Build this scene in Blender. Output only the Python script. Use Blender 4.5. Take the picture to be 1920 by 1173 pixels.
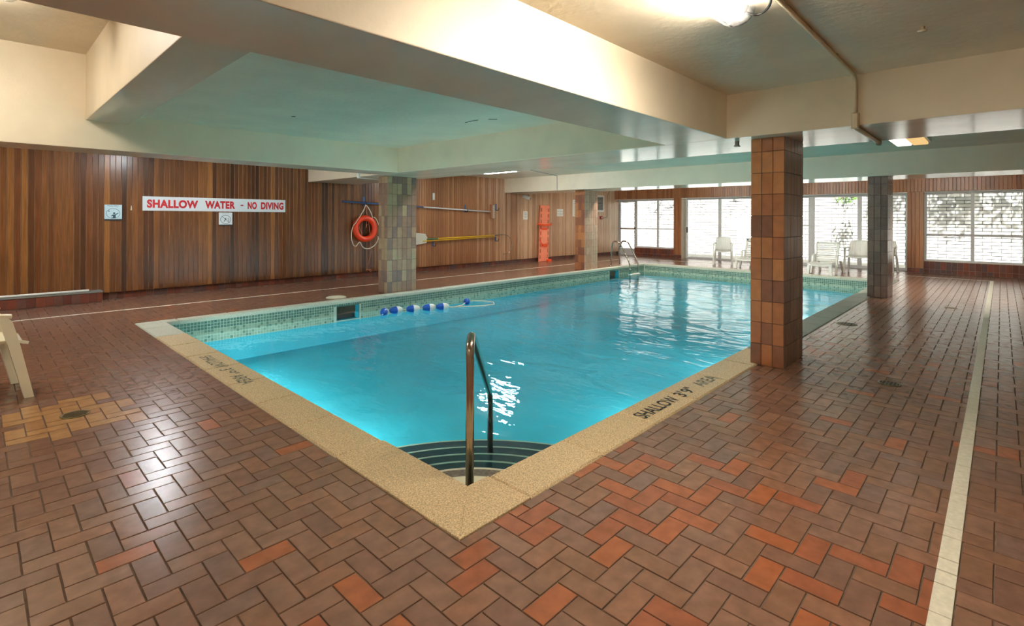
import bpy, bmesh, math, random
from mathutils import Vector, Matrix
random.seed(7)
for o in list(bpy.data.objects): bpy.data.objects.remove(o)
sc = bpy.context.scene
COL = sc.collection
PI = math.pi

# ------------------------------------------------------------------ camera, light, exposure
cd = bpy.data.cameras.new('camera'); cam = bpy.data.objects.new('camera', cd); COL.objects.link(cam)
cd.sensor_fit = 'HORIZONTAL'; cd.sensor_width = 36.0
cd.lens = 962.531 / 1920 * 36.0
cd.shift_y = (409.414 - 586.5) / 1920
cd.clip_start = 0.05; cd.clip_end = 200
cam.matrix_world = Matrix.Translation((0, 0, 1.4)) @ Matrix.Rotation(0.76158563 - PI / 2, 4, 'Z') @ Matrix.Rotation(PI / 2, 4, 'X') @ Matrix.Rotation(0.003586577, 4, 'Z')
sc.camera = cam

SKY = 3.0
w = bpy.data.worlds.new('sky'); sc.world = w; w.use_nodes = True
nt = w.node_tree; nt.nodes.clear()
wo = nt.nodes.new('ShaderNodeOutputWorld'); bg = nt.nodes.new('ShaderNodeBackground'); st = nt.nodes.new('ShaderNodeTexSky')
st.sky_type = 'HOSEK_WILKIE'; st.turbidity = 3.0; st.ground_albedo = 0.4
st.sun_direction = Vector((-0.55, -0.2, 0.8)).normalized()
bg.inputs['Strength'].default_value = SKY
nt.links.new(st.outputs['Color'], bg.inputs['Color']); nt.links.new(bg.outputs['Background'], wo.inputs['Surface'])

sd = bpy.data.lights.new('sun', 'SUN'); sun = bpy.data.objects.new('sun', sd); COL.objects.link(sun)
sd.energy = 12.5; sd.angle = math.radians(1.6); sd.color = (1.0, 0.96, 0.9)
sun.rotation_euler = Vector((0.56, 0.16, -0.81)).to_track_quat('-Z', 'Y').to_euler()
sun.location = (10, 3, 12)

sc.view_settings.view_transform = 'Standard'; sc.view_settings.look = 'None'
sc.view_settings.gamma = 1.0; sc.view_settings.use_curve_mapping = False
sc.view_settings.exposure = 0.38
try:
    sc.cycles.use_denoising = True; sc.cycles.max_bounces = 10; sc.cycles.diffuse_bounces = 6
    sc.cycles.transparent_max_bounces = 16; sc.cycles.glossy_bounces = 4
    sc.cycles.sample_clamp_indirect = 8.0; sc.cycles.caustics_reflective = False
except Exception: pass
LAMP = 165.0

# ------------------------------------------------------------------ materials
def lin(c): c = c / 255.0; return c / 12.92 if c <= 0.04045 else ((c + 0.055) / 1.055) ** 2.4
def S(r, g, b): return (lin(r), lin(g), lin(b), 1.0)
def mat(name, col, rough=0.5, var=0.15, scale=8.0, stretch=(1, 1, 1), bump=0.0, bscale=40.0, metal=0.0, spec=0.5, rvar=0.0):
    m = bpy.data.materials.new(name); m.use_nodes = True
    n = m.node_tree.nodes; l = m.node_tree.links; b = n['Principled BSDF']
    b.inputs['Roughness'].default_value = rough; b.inputs['Metallic'].default_value = metal
    b.inputs['Specular IOR Level'].default_value = spec
    geo = n.new('ShaderNodeNewGeometry'); mp = n.new('ShaderNodeMapping'); mp.inputs['Scale'].default_value = stretch
    l.new(geo.outputs['Position'], mp.inputs['Vector'])
    nz = n.new('ShaderNodeTexNoise'); nz.inputs['Scale'].default_value = scale; nz.inputs['Detail'].default_value = 5
    l.new(mp.outputs['Vector'], nz.inputs['Vector'])
    cr = n.new('ShaderNodeValToRGB')
    cr.color_ramp.elements[0].position = 0.3; cr.color_ramp.elements[1].position = 0.7
    cr.color_ramp.elements[0].color = (col[0] * (1 - var), col[1] * (1 - var), col[2] * (1 - var), 1)
    cr.color_ramp.elements[1].color = (min(1, col[0] * (1 + var)), min(1, col[1] * (1 + var)), min(1, col[2] * (1 + var)), 1)
    l.new(nz.outputs['Fac'], cr.inputs['Fac']); l.new(cr.outputs['Color'], b.inputs['Base Color'])
    if rvar:
        mr = n.new('ShaderNodeMapRange'); mr.inputs['To Min'].default_value = max(0.02, rough - rvar); mr.inputs['To Max'].default_value = rough + rvar
        l.new(nz.outputs['Fac'], mr.inputs['Value']); l.new(mr.outputs['Result'], b.inputs['Roughness'])
    if bump:
        n2 = n.new('ShaderNodeTexNoise'); n2.inputs['Scale'].default_value = bscale; n2.inputs['Detail'].default_value = 4
        l.new(mp.outputs['Vector'], n2.inputs['Vector'])
        bp = n.new('ShaderNodeBump'); bp.inputs['Strength'].default_value = bump; bp.inputs['Distance'].default_value = 0.01
        l.new(n2.outputs['Fac'], bp.inputs['Height']); l.new(bp.outputs['Normal'], b.inputs['Normal'])
    return m
def emit(name, col, strength):
    m = bpy.data.materials.new(name); m.use_nodes = True
    n = m.node_tree.nodes; n.clear(); e = n.new('ShaderNodeEmission'); o = n.new('ShaderNodeOutputMaterial')
    e.inputs['Color'].default_value = (*col, 1); e.inputs['Strength'].default_value = strength
    m.node_tree.links.new(e.outputs[0], o.inputs['Surface']); return m
def clear(name, tint, ior=1.45, rough=0.0, bump=0.0, water=False):
    m = bpy.data.materials.new(name); m.use_nodes = True
    n = m.node_tree.nodes; l = m.node_tree.links; n.clear()
    o = n.new('ShaderNodeOutputMaterial'); mx = n.new('ShaderNodeMixShader'); t = n.new('ShaderNodeBsdfTransparent'); g = n.new('ShaderNodeBsdfGlossy'); f = n.new('ShaderNodeFresnel')
    t.inputs['Color'].default_value = (*tint, 1); g.inputs['Roughness'].default_value = rough; f.inputs['IOR'].default_value = ior
    l.new(f.outputs[0], mx.inputs[0]); l.new(t.outputs[0], mx.inputs[1]); l.new(g.outputs[0], mx.inputs[2]); l.new(mx.outputs[0], o.inputs['Surface'])
    if water:
        geo = n.new('ShaderNodeNewGeometry')
        mp = n.new('ShaderNodeMapping'); mp.inputs['Scale'].default_value = (1.5, 0.75, 1); mp.inputs['Rotation'].default_value = (0, 0, -0.75)
        l.new(geo.outputs['Position'], mp.inputs['Vector'])
        a = n.new('ShaderNodeTexNoise'); a.inputs['Scale'].default_value = 1.6; a.inputs['Detail'].default_value = 3; a.inputs['Distortion'].default_value = 0.8
        l.new(mp.outputs['Vector'], a.inputs['Vector'])
        b = n.new('ShaderNodeTexNoise'); b.inputs['Scale'].default_value = 7.0; b.inputs['Detail'].default_value = 2
        l.new(mp.outputs['Vector'], b.inputs['Vector'])
        # ripples are livelier toward the far, shallow-window end of the pool
        sx = n.new('ShaderNodeSeparateXYZ'); l.new(geo.outputs['Position'], sx.inputs[0])
        mr = n.new('ShaderNodeMapRange'); mr.inputs['From Min'].default_value = 2.5; mr.inputs['From Max'].default_value = 8.0
        mr.inputs['To Min'].default_value = 0.7; mr.inputs['To Max'].default_value = 1.0
        l.new(sx.outputs['X'], mr.inputs['Value'])
        ad = n.new('ShaderNodeMath'); ad.operation = 'MULTIPLY_ADD'; ad.inputs[1].default_value = 0.16
        l.new(b.outputs['Fac'], ad.inputs[0]); l.new(a.outputs['Fac'], ad.inputs[2])
        ml = n.new('ShaderNodeMath'); ml.operation = 'MULTIPLY'
        l.new(ad.outputs[0], ml.inputs[0]); l.new(mr.outputs['Result'], ml.inputs[1])
        bp = n.new('ShaderNodeBump'); bp.inputs['Strength'].default_value = 1.0; bp.inputs['Distance'].default_value = bump
        l.new(ml.outputs[0], bp.inputs['Height']); l.new(bp.outputs['Normal'], g.inputs['Normal']); l.new(bp.outputs['Normal'], f.inputs['Normal'])
    return m

M = {}
M['cream'] = mat('cream_paint', S(226, 213, 188), 0.5, 0.05, 3, bump=0.10, bscale=50, rvar=0.06)
M['soffit'] = mat('glossy_soffit_paint', S(222, 210, 188), 0.15, 0.06, 3, stretch=(1, .3, 1), bump=0.06, bscale=30, rvar=0.06)
M['ceil'] = mat('ceiling_paint', S(222, 210, 186), 0.36, 0.09, 2, bump=0.5, bscale=15, rvar=0.06)
M['mortar'] = mat('mortar', S(104, 84, 68), 0.85, 0.2, 30)
M['grout'] = mat('pale_grout', S(150, 135, 120), 0.8, 0.1, 30)
M['groutd'] = mat('dark_grout', S(70, 55, 48), 0.8, 0.1, 30)
BR = [S(134, 98, 80), S(128, 93, 77), S(138, 102, 83), S(124, 90, 75), S(132, 95, 74), S(140, 99, 77), S(160, 94, 60), S(150, 88, 60), S(126, 96, 84), S(124, 89, 71), S(174, 130, 86), S(164, 120, 80)]
M['br'] = [mat('clay_paver_%d' % i, c, 0.24, 0.16, 14, bump=0.04, bscale=120, rvar=0.05, spec=0.75) for i, c in enumerate(BR)]
M['bredge'] = mat('worn_paver_edge', S(122, 92, 74), 0.9, 0.15, 20, spec=0.1)
WD = [S(94, 56, 31), S(110, 67, 36), S(82, 48, 28), S(126, 79, 42), S(100, 61, 35), S(150, 98, 50), S(70, 42, 27), S(114, 67, 36)]
M['wd'] = [mat('cedar_board_%d' % i, c, 0.25, 0.3, 2.2, stretch=(22, 22, 1.0), bump=0.05, bscale=8, rvar=0.05) for i, c in enumerate(WD)]
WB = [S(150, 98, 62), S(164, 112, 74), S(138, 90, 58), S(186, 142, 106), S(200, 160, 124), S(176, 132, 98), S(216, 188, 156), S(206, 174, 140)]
M['wb'] = [mat('lightened_board_%d' % i, c, 0.3, 0.2, 2.2, stretch=(22, 22, 1.0), bump=0.05, bscale=8, rvar=0.05) for i, c in enumerate(WB)]  # paler tints that put window light into the board colour
M['worn'] = mat('worn_board_edge', S(152, 112, 78), 0.4, 0.3, 3, stretch=(8, 8, 1))
M['woodback'] = mat('wood_backing', S(60, 36, 22), 0.7, 0.1)
T1 = [S(172, 110, 70), S(160, 100, 66), S(140, 90, 66), S(166, 105, 68), S(182, 120, 76), S(130, 84, 64)]
T1b = [S(140, 108, 92), S(128, 98, 86), S(150, 116, 98), S(134, 100, 84)]  # greyer rust tiles: the duller light on the side faces is in their colour
T3 = [S(142, 114, 90), S(126, 100, 84), S(152, 124, 96), S(134, 104, 84), S(116, 94, 84), S(156, 134, 104)]
T2 = [S(122, 96, 82), S(112, 88, 76), S(130, 103, 88)]
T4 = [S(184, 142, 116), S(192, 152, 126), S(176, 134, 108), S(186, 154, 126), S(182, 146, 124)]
TB = [S(112, 62, 48), S(98, 54, 44), S(90, 66, 64), S(122, 66, 48), S(104, 70, 60)]
def tl(nm, L): return [mat('%s_%d' % (nm, i), c, 0.32, 0.12, 12, bump=0.06, bscale=60) for i, c in enumerate(L)]
M['t1'] = tl('rust_tile', T1); M['t3'] = tl('olive_tile', T3); M['t2'] = tl('umber_tile', T2); M['t4'] = tl('tan_tile', T4); M['t1b'] = tl('shaded_rust_tile', T1b); M['tb'] = tl('base_tile', TB)
M['coping'] = mat('pebbled_coping', S(204, 178, 138), 0.62, 0.45, 130, bump=0.35, bscale=160)
M['coping_pale'] = mat('pale_coping', S(196, 196, 178), 0.5, 0.16, 60, bump=0.2, bscale=120)
M['coping_grey'] = mat('grey_green_coping', S(140, 142, 128), 0.5, 0.2, 90, bump=0.25, bscale=140)
M['pool'] = mat('pool_paint', S(58, 190, 212), 0.6, 0.06, 2)
M['mos'] = [mat('mosaic_%d' % i, c, 0.25, 0.08, 20) for i, c in enumerate([S(96, 128, 112), S(112, 142, 122), S(84, 116, 104), S(160, 182, 158), S(172, 190, 166)])]
M['mosg'] = mat('mosaic_grout', S(196, 206, 190), 0.7, 0.05)
M['step_dark'] = mat('navy_step', S(34, 46, 54), 0.6, 0.35, 14)
M['step_pale'] = mat('pale_step', S(206, 202, 176), 0.6, 0.08, 10)
M['step_brown'] = mat('brown_step', S(104, 96, 86), 0.7, 0.45, 40)
M['white'] = mat('white_paint', S(232, 230, 222), 0.45, 0.04)
M['line'] = mat('line_paint', S(232, 226, 206), 0.45, 0.10, 40, bump=0.1, bscale=150)
M['offwhite'] = mat('ivory_plastic', S(236, 226, 198), 0.4, 0.03)
M['plas'] = mat('white_plastic', S(226, 226, 220), 0.35, 0.03)
M['steel'] = mat('brushed_steel', S(178, 168, 156), 0.22, 0.12, 20, metal=1.0)
M['alu'] = mat('aluminium_frame', S(214, 216, 216), 0.4, 0.04, metal=0.0)
M['black'] = mat('black_plastic', S(24, 24, 26), 0.5, 0.1)
M['ink'] = mat('black_ink', S(40, 42, 40), 0.8, 0.5, 60)
M['inkf'] = mat('faded_ink', S(104, 104, 92), 0.8, 0.4, 60)
M['inkt'] = mat('teal_ink', S(20, 66, 78), 0.6, 0.1)
M['inkg'] = mat('grey_ink', S(150, 150, 148), 0.6, 0.1)
M['red'] = mat('red_ink', S(196, 22, 34), 0.5, 0.05)
M['redp'] = mat('red_alarm', S(150, 30, 26), 0.4, 0.1)
M['signw'] = mat('sign_white', S(224, 234, 238), 0.35, 0.02)
M['signb'] = mat('sign_blue_white', S(200, 226, 236), 0.35, 0.02)
M['orange'] = mat('orange_board', S(250, 142, 104), 0.4, 0.05)
M['ring'] = mat('orange_ring', S(236, 66, 24), 0.38, 0.06)
M['strap'] = mat('orange_strap', S(240, 84, 26), 0.6, 0.1)
M['rope'] = mat('cream_rope', S(228, 214, 188), 0.8, 0.1, 60)
M['twine'] = mat('pink_twine', S(206, 130, 100), 0.8, 0.1, 60)
M['blue'] = mat('blue_plastic', S(20, 84, 178), 0.35, 0.05)
M['blued'] = mat('blue_anodised', S(50, 86, 134), 0.35, 0.08)
M['yellow'] = mat('yellow_pole', S(226, 178, 24), 0.35, 0.05)
M['green'] = mat('green_grip', S(60, 110, 70), 0.5, 0.05)
M['net'] = mat('pale_net', S(198, 192, 172), 0.8, 0.08, 60)
M['wood'] = mat('brush_wood', S(150, 92, 52), 0.55, 0.15, 20)
M['brass'] = mat('worn_brass', S(120, 104, 66), 0.4, 0.2, 30, metal=0.8)
M['conduit'] = mat('painted_conduit', S(206, 190, 160), 0.4, 0.05)
M['grey'] = mat('grey_cap', S(132, 132, 126), 0.6, 0.1)
M['brick_out'] = mat('white_painted_block', S(236, 234, 230), 0.8, 0.05, 10, bump=0.15)
M['joint_out'] = mat('block_joint', S(84, 84, 90), 0.9, 0.1)
M['ground'] = mat('pale_ground', S(206, 202, 190), 0.9, 0.1, 6)
M['leaf'] = mat('leaf', S(104, 150, 58), 0.5, 0.3, 6)
M['bark'] = mat('bark', S(96, 80, 66), 0.9, 0.2, 20)
M['plaster'] = mat('plain_wall_paint', S(214, 202, 178), 0.6, 0.05)
M['glass'] = clear('window_glass', (0.97, 0.985, 0.98), 1.45, 0.0)
M['lens'] = clear('clear_acrylic', (0.97, 0.97, 0.97), 1.45, 0.05)
n_ = M['lens'].node_tree.nodes; l_ = M['lens'].node_tree.links; out_ = [q for q in n_ if q.type == 'OUTPUT_MATERIAL'][0]; mx_ = [q for q in n_ if q.type == 'MIX_SHADER'][0]
m2_ = n_.new('ShaderNodeMixShader'); tl_ = n_.new('ShaderNodeBsdfTranslucent'); m2_.inputs[0].default_value = 0.018
l_.new(mx_.outputs[0], m2_.inputs[1]); l_.new(tl_.outputs[0], m2_.inputs[2]); l_.new(m2_.outputs[0], out_.inputs['Surface'])
M['water'] = clear('pool_water', (0.66, 0.95, 0.98), 1.33, 0.0, bump=0.024, water=True)
M['lamp_warm'] = emit('lamp_tube_warm', (1.0, 0.90, 0.76), LAMP)
M['lamp_cool'] = emit('lamp_tube_cool', (0.92, 0.96, 1.0), LAMP)
M['fill_bright'] = emit('fill_tube_bright', (1.0, 0.95, 0.86), LAMP * 1.3)
M['fill_dim'] = emit('fill_tube_dim', (0.95, 0.97, 1.0), LAMP * 0.7)
M['fill_niche'] = emit('added_light_lens', (1.0, 0.88, 0.83), 370.0)  # emitter of the added underwater fill lights
M['lamp_soft'] = emit('lamp_diffuser', (1.0, 0.96, 0.88), 1.6)
M['amber'] = emit('amber_lamp_lens', (0.95, 0.62, 0.25), 0.75)

# ------------------------------------------------------------------ mesh builder
class MB:
    def __init__(s): s.v = []; s.f = []; s.m = []; s.sm = []
    def face(s, idx, mi=0, smooth=False): s.f.append(tuple(idx)); s.m.append(mi); s.sm.append(smooth)
    def box(s, x0, x1, y0, y1, z0, z1, mi=0, skip=()):
        b = len(s.v); s.v += [(x0, y0, z0), (x1, y0, z0), (x1, y1, z0), (x0, y1, z0), (x0, y0, z1), (x1, y0, z1), (x1, y1, z1), (x0, y1, z1)]
        F = {'-z': (0, 3, 2, 1), '+z': (4, 5, 6, 7), '-y': (0, 1, 5, 4), '+y': (2, 3, 7, 6), '-x': (3, 0, 4, 7), '+x': (1, 2, 6, 5)}
        for k, q in F.items():
            if k not in skip: s.face([b + i for i in q], mi)
        return s
    def slab(s, axis, c, a0, a1, b0, b1, d, ch, mi=0, edge=None):
        """chamfered plate standing proud by d along signed axis ('-x','-y','+z','-z','+y','+x') from plane c; (a,b) the two other axes in xyz order"""
        ax = 'xyz'.index(axis[1]); sg = 1 if axis[0] == '+' else -1
        def P(a, b, h):
            p = [0, 0, 0]; p[ax] = c + sg * h; o = [i for i in range(3) if i != ax]; p[o[0]] = a; p[o[1]] = b; return tuple(p)
        b = len(s.v)
        ring = lambda i, h: [P(a0 + i, b0 + i, h), P(a1 - i, b0 + i, h), P(a1 - i, b1 - i, h), P(a0 + i, b1 - i, h)]
        s.v += ring(0, 0) + ring(0, d - ch) + ring(ch, d)
        flip = (sg < 0) != (ax == 1)
        def add(q, e=False): s.face([b + i for i in (reversed(q) if flip else q)], edge if (e and edge is not None) else mi)
        for r in (0, 4):
            for i in range(4): j = (i + 1) % 4; add([r + i, r + j, r + 4 + j, r + 4 + i], r == 4)
        add([8, 9, 10, 11]); return s
    def tube(s, pts, r, seg=8, mi=0, caps=True, closed=False):
        pts = [Vector(p) for p in pts]; n = len(pts); b = len(s.v); up = None
        rr = r if isinstance(r, (list, tuple)) else [r] * n
        for i, p in enumerate(pts):
            if closed: t = (pts[(i + 1) % n] - pts[i - 1])
            else: t = (pts[min(i + 1, n - 1)] - pts[max(i - 1, 0)])
            t = t.normalized() if t.length > 1e-9 else Vector((0, 0, 1))
            if up is None:
                up = Vector((0, 0, 1)) if abs(t.z) < 0.9 else Vector((1, 0, 0))
            u = (up - t * up.dot(t)); u = u.normalized() if u.length > 1e-6 else t.orthogonal().normalized(); up = u
            w_ = t.cross(u)
            for k in range(seg):
                a = 2 * PI * k / seg; s.v.append(tuple(p + (u * math.cos(a) + w_ * math.sin(a)) * rr[i]))
        m_ = n if closed else n - 1
        for i in range(m_):
            j = (i + 1) % n
            for k in range(seg):
                k2 = (k + 1) % seg; s.face([b + i * seg + k, b + i * seg + k2, b + j * seg + k2, b + j * seg + k], mi, True)
        if caps and not closed:
            s.face([b + k for k in reversed(range(seg))], mi); s.face([b + (n - 1) * seg + k for k in range(seg)], mi)
        return s
    def lathe(s, prof, c=(0, 0, 0), seg=20, axis='z', mi=0):
        b = len(s.v)
        for (r, h) in prof:
            for k in range(seg):
                a = 2 * PI * k / seg; x, y = r * math.cos(a), r * math.sin(a)
                p = {'z': (x, y, h), 'y': (x, h, y), 'x': (h, x, y)}[axis]; s.v.append((c[0] + p[0], c[1] + p[1], c[2] + p[2]))
        mis = mi if isinstance(mi, (list, tuple)) else [mi] * (len(prof) - 1)
        for i in range(len(prof) - 1):
            for k in range(seg):
                k2 = (k + 1) % seg; s.face([b + i * seg + k, b + i * seg + k2, b + (i + 1) * seg + k2, b + (i + 1) * seg + k], mis[i], True)
        s.face([b + k for k in range(seg)], mis[0]); s.face([b + (len(prof) - 1) * seg + k for k in range(seg)], mis[-1]); return s
    def prism(s, poly, z0, z1, mi=0, tr=None):
        """extrude a 2-D polygon between two heights; tr maps (a,b,h) to xyz"""
        tr = tr or (lambda a, b_, h: (a, b_, h)); b = len(s.v); n = len(poly)
        s.v += [tr(a, c, z0) for a, c in poly] + [tr(a, c, z1) for a, c in poly]
        s.face(list(reversed(range(b, b + n))), mi); s.face(list(range(b + n, b + 2 * n)), mi)
        for i in range(n): j = (i + 1) % n; s.face([b + i, b + j, b + n + j, b + n + i], mi)
        return s
    def holed(s, xs, ys, holes, z0, z1, tr, mi=0):
        """plate made of grid cells with some cells cut out"""
        nx, ny = len(xs) - 1, len(ys) - 1
        full = lambda i, j: 0 <= i < nx and 0 <= j < ny and (i, j) not in holes
        for i in range(nx):
            for j in range(ny):
                if not full(i, j): continue
                b = len(s.v); x0, x1, y0, y1 = xs[i], xs[i + 1], ys[j], ys[j + 1]
                s.v += [tr(*p) for p in [(x0, y0, z0), (x1, y0, z0), (x1, y1, z0), (x0, y1, z0), (x0, y0, z1), (x1, y0, z1), (x1, y1, z1), (x0, y1, z1)]]
                s.face([b, b + 3, b + 2, b + 1], mi); s.face([b + 4, b + 5, b + 6, b + 7], mi)
                if not full(i, j - 1): s.face([b, b + 1, b + 5, b + 4], mi)
                if not full(i, j + 1): s.face([b + 2, b + 3, b + 7, b + 6], mi)
                if not full(i - 1, j): s.face([b + 3, b, b + 4, b + 7], mi)
                if not full(i + 1, j): s.face([b + 1, b + 2, b + 6, b + 5], mi)
        return s
    def mesh(s, name, mats, off=(0, 0, 0)):
        me = bpy.data.meshes.new(name)
        me.from_pydata([(v[0] - off[0], v[1] - off[1], v[2] - off[2]) for v in s.v], [], s.f)
        for m in (mats if isinstance(mats, list) else [mats]): me.materials.append(m)
        me.polygons.foreach_set('material_index', s.m); me.polygons.foreach_set('use_smooth', s.sm); me.update()
        bm = bmesh.new(); bm.from_mesh(me); bmesh.ops.recalc_face_normals(bm, faces=bm.faces); bm.to_mesh(me); bm.free()
        return me
    def build(s, name, mats, parent=None, loc=None, kind=None):
        off = wloc(parent) if parent else (0, 0, 0)
        if loc and not parent: off = loc
        o = bpy.data.objects.new(name, s.mesh(name, mats, off)); COL.objects.link(o)
        if parent: o.parent = parent
        elif loc: o.location = loc
        if kind: o['kind'] = kind
        return o
def wloc(o):
    v = Vector(o.location)
    while o.parent: o = o.parent; v += Vector(o.location)
    return tuple(v)
def tag(o, label=None, cat=None, group=None, kind=None):
    if label: o['label'] = label
    if cat: o['category'] = cat
    if group: o['group'] = group
    if kind: o['kind'] = kind
    return o
def thing(name, label, cat, loc=(0, 0, 0), group=None):
    o = bpy.data.objects.new(name, None); COL.objects.link(o); o.location = loc; o.empty_display_size = 0.1
    return tag(o, label, cat, group)
def put(name, me, parent, loc=(0, 0, 0)):
    o = bpy.data.objects.new(name, me); COL.objects.link(o); o.parent = parent
    pl = wloc(parent); o.location = (loc[0] - pl[0], loc[1] - pl[1], loc[2] - pl[2]); return o
def copy_tree(o, parent=None):
    c = o.copy(); COL.objects.link(c)
    if parent: c.parent = parent
    for ch in list(o.children): copy_tree(ch, c)
    return c
def text(body, size, mats, tr, name='lettering', parent=None, bold=0.02, sx=1.0, width=None, spacing=1.0):
    cu = bpy.data.curves.new('t', 'FONT'); cu.body = body; cu.size = 1.0; cu.offset = bold; cu.space_character = spacing; cu.fill_mode = 'FRONT'
    ob = bpy.data.objects.new('t', cu); COL.objects.link(ob)
    dg = bpy.context.evaluated_depsgraph_get(); me = bpy.data.meshes.new_from_object(ob.evaluated_get(dg))
    bpy.data.objects.remove(ob)
    xs = [v.co.x for v in me.vertices]; ys = [v.co.y for v in me.vertices]
    x0, x1, y0, y1 = min(xs), max(xs), min(ys), max(ys)
    ky = size / (y1 - y0); kx = (width / (x1 - x0)) if width else ky * sx
    off = wloc(parent) if parent else (0, 0, 0)
    for v in me.vertices:
        p = tr((v.co.x - x0) * kx, (v.co.y - y0) * ky); v.co = (p[0] - off[0], p[1] - off[1], p[2] - off[2])
    me.materials.clear(); me.materials.append(mats)
    o = bpy.data.objects.new(name, me); COL.objects.link(o)
    if parent: o.parent = parent
    return o
def bez(p0, p1, p2, p3, n=10):
    out = []
    for i in range(n + 1):
        t = i / n; a = (1 - t) ** 3; b = 3 * t * (1 - t) ** 2; c = 3 * t * t * (1 - t); d = t ** 3
        out.append(tuple(a * p0[k] + b * p1[k] + c * p2[k] + d * p3[k] for k in range(3)))
    return out

# ------------------------------------------------------------------ dimensions (metres, camera at the origin, x along the pool)
PX0, PX1, PY0, PY1 = 1.77, 14.47, 2.0, 8.08           # pool inside
CX0, CX1, CY0, CY1 = 1.46, 14.77, 1.70, 8.24          # coping outside
WY = 10.95                                            # face of the boarded wall
ZB, ZC, ZH = 2.18, 2.60, 3.24                         # beam soffit, ceiling, raised bay
RX0, RY0 = -4.0, -3.0
WL = -0.24

# ------------------------------------------------------------------ floor
fl = MB()
for (x0, x1, y0, y1) in ((RX0, 17.7, RY0, CY0 + .05), (RX0, 17.7, CY1 - .05, 11.1), (RX0, CX0 + .05, CY0 + .05, CY1 - .05), (CX1 - .05, 17.7, CY0 + .05, CY1 - .05)):
    fl.box(x0, x1, y0, y1, -0.25, -0.0055)
floor = fl.build('floor', M['mortar'], kind='structure')

def proj(x, y, z=0.0):
    c, s = math.cos(0.76158563), math.sin(0.76158563)
    d = c * x + s * y; r = s * x - c * y
    if d < 0.3: return None
    return 960 + 962.5 * r / d, 409.4 + 962.5 * (1.4 - z) / d, d
MOD = 0.1016; BX, BY = 1.354, 1.338
def clip_rect(r):
    x0, x1, y0, y1 = r
    if x1 <= CX0 or x0 >= CX1 or y1 <= CY0 or y0 >= CY1: return r
    best = None
    for q in ((x0, min(x1, CX0), y0, y1), (max(x0, CX1), x1, y0, y1), (x0, x1, y0, min(y1, CY0)), (x0, x1, max(y0, CY1), y1)):
        if q[1] - q[0] > 0.008 and q[3] - q[2] > 0.008:
            a = (q[1] - q[0]) * (q[3] - q[2])
            if best is None or a > best[0]: best = (a, q)
    return best[1] if best else None
bricks = []
rb = random.Random(3)
for i in range(-42, 160):
    for j in range(-32, 96):
        k = (i - j) % 4
        if k == 2: r = (i, i + 2, j, j + 1)
        elif k == 1: r = (i, i + 1, j, j + 2)
        else: continue
        x0, x1, y0, y1 = BX + r[0] * MOD, BX + r[1] * MOD, BY + r[2] * MOD, BY + r[3] * MOD
        if x0 < -2.9 or x1 > 17.65 or y0 < -1.8 or y1 > 11.05: continue
        cxm, cym = (x0 + x1) / 2, (y0 + y1) / 2
        q = clip_rect((x0, x1, y0, y1))
        if not q: continue
        # which clay: rusty near the pool corner, brown to the left, a sandy repair round the left drain
        u = rb.random()
        d = math.hypot(cxm - 1.7, cym - 1.2)
        if 0.15 < cxm < 0.82 and 4.36 < cym < 5.16 and not (cxm > 0.62 and cym > 4.9 and u < .4): t = 10 if u < 0.6 else 11
        elif d < 1.3: t = 6 if u < 0.14 else 7 if u < 0.27 else rb.choice([0, 1, 4, 5, 3, 8 if u > .9 else 0])
        elif cym > 4.0 and cxm < 1.5: t = rb.choice([9, 9, 3, 1, 8, 9])
        else: t = 6 if u < 0.015 else 7 if u < .03 else 8 if u < 0.11 else rb.choice([0, 1, 2, 3, 4, 5])
        pr = proj(cxm, cym); size = 0
        if pr and -40 < pr[0] < 1960 and pr[1] < 1210:
            size = (q[1] - q[0]) * (q[3] - q[2]) / pr[2] ** 3
        bricks.append((size, q, t))
bricks.sort(key=lambda b: -b[0])
G = 0.0027; cache = {}; far = MB()
lines = {'a': (0.122, 0.186), 'b': (9.565, 9.615)}
pl_a, pl_b, pl_c = MB(), MB(), MB()
def paver(mb, x0, x1, y0, y1, z, mi=0, edge=1):
    mb.slab('+z', z - 0.02, x0, x1, y0, y1, 0.02, 0.0016, mi, edge)
for n_, (size, q, t) in enumerate(bricks):
    g0, g1 = rb.uniform(-.0008, .0008), rb.uniform(-.0008, .0008)
    x0, x1, y0, y1 = q[0] + G + g0, q[1] - G + g0, q[2] + G + g1, q[3] - G + g1
    z = rb.uniform(-0.0009, 0.0006)
    if n_ < 300:
        key = (round(x1 - x0, 3), round(y1 - y0, 3), t)
        if key not in cache:
            mb = MB(); w_, h_ = key[0] / 2, key[1] / 2; paver(mb, -w_, w_, -h_, h_, 0.0); cache[key] = mb.mesh('brick', [M['br'][t], M['bredge']])
        put('brick', cache[key], floor, ((x0 + x1) / 2, (y0 + y1) / 2, z))
    else: paver(far, x0, x1, y0, y1, z, t, 12)
    def strip(mb, a0, a1, b0, b1):
        X0, X1, Y0, Y1 = max(x0, a0), min(x1, a1), max(y0, b0), min(y1, b1)
        if X1 - X0 > 0.006 and Y1 - Y0 > 0.006: mb.slab('+z', z - .004, X0, X1, Y0, Y1, 0.0052, 0.001)
    strip(pl_a, -2.9, 16.2, *lines['a']); strip(pl_b, -2.9, 16.2, *lines['b']); strip(pl_c, 16.15, 16.2, 0.186, 9.565)
far.build('brick_paving', M['br'] + [M['bredge']], floor, kind='stuff')
for p in (pl_a, pl_b, pl_c): p.build('painted_line', M['line'], floor)

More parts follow.
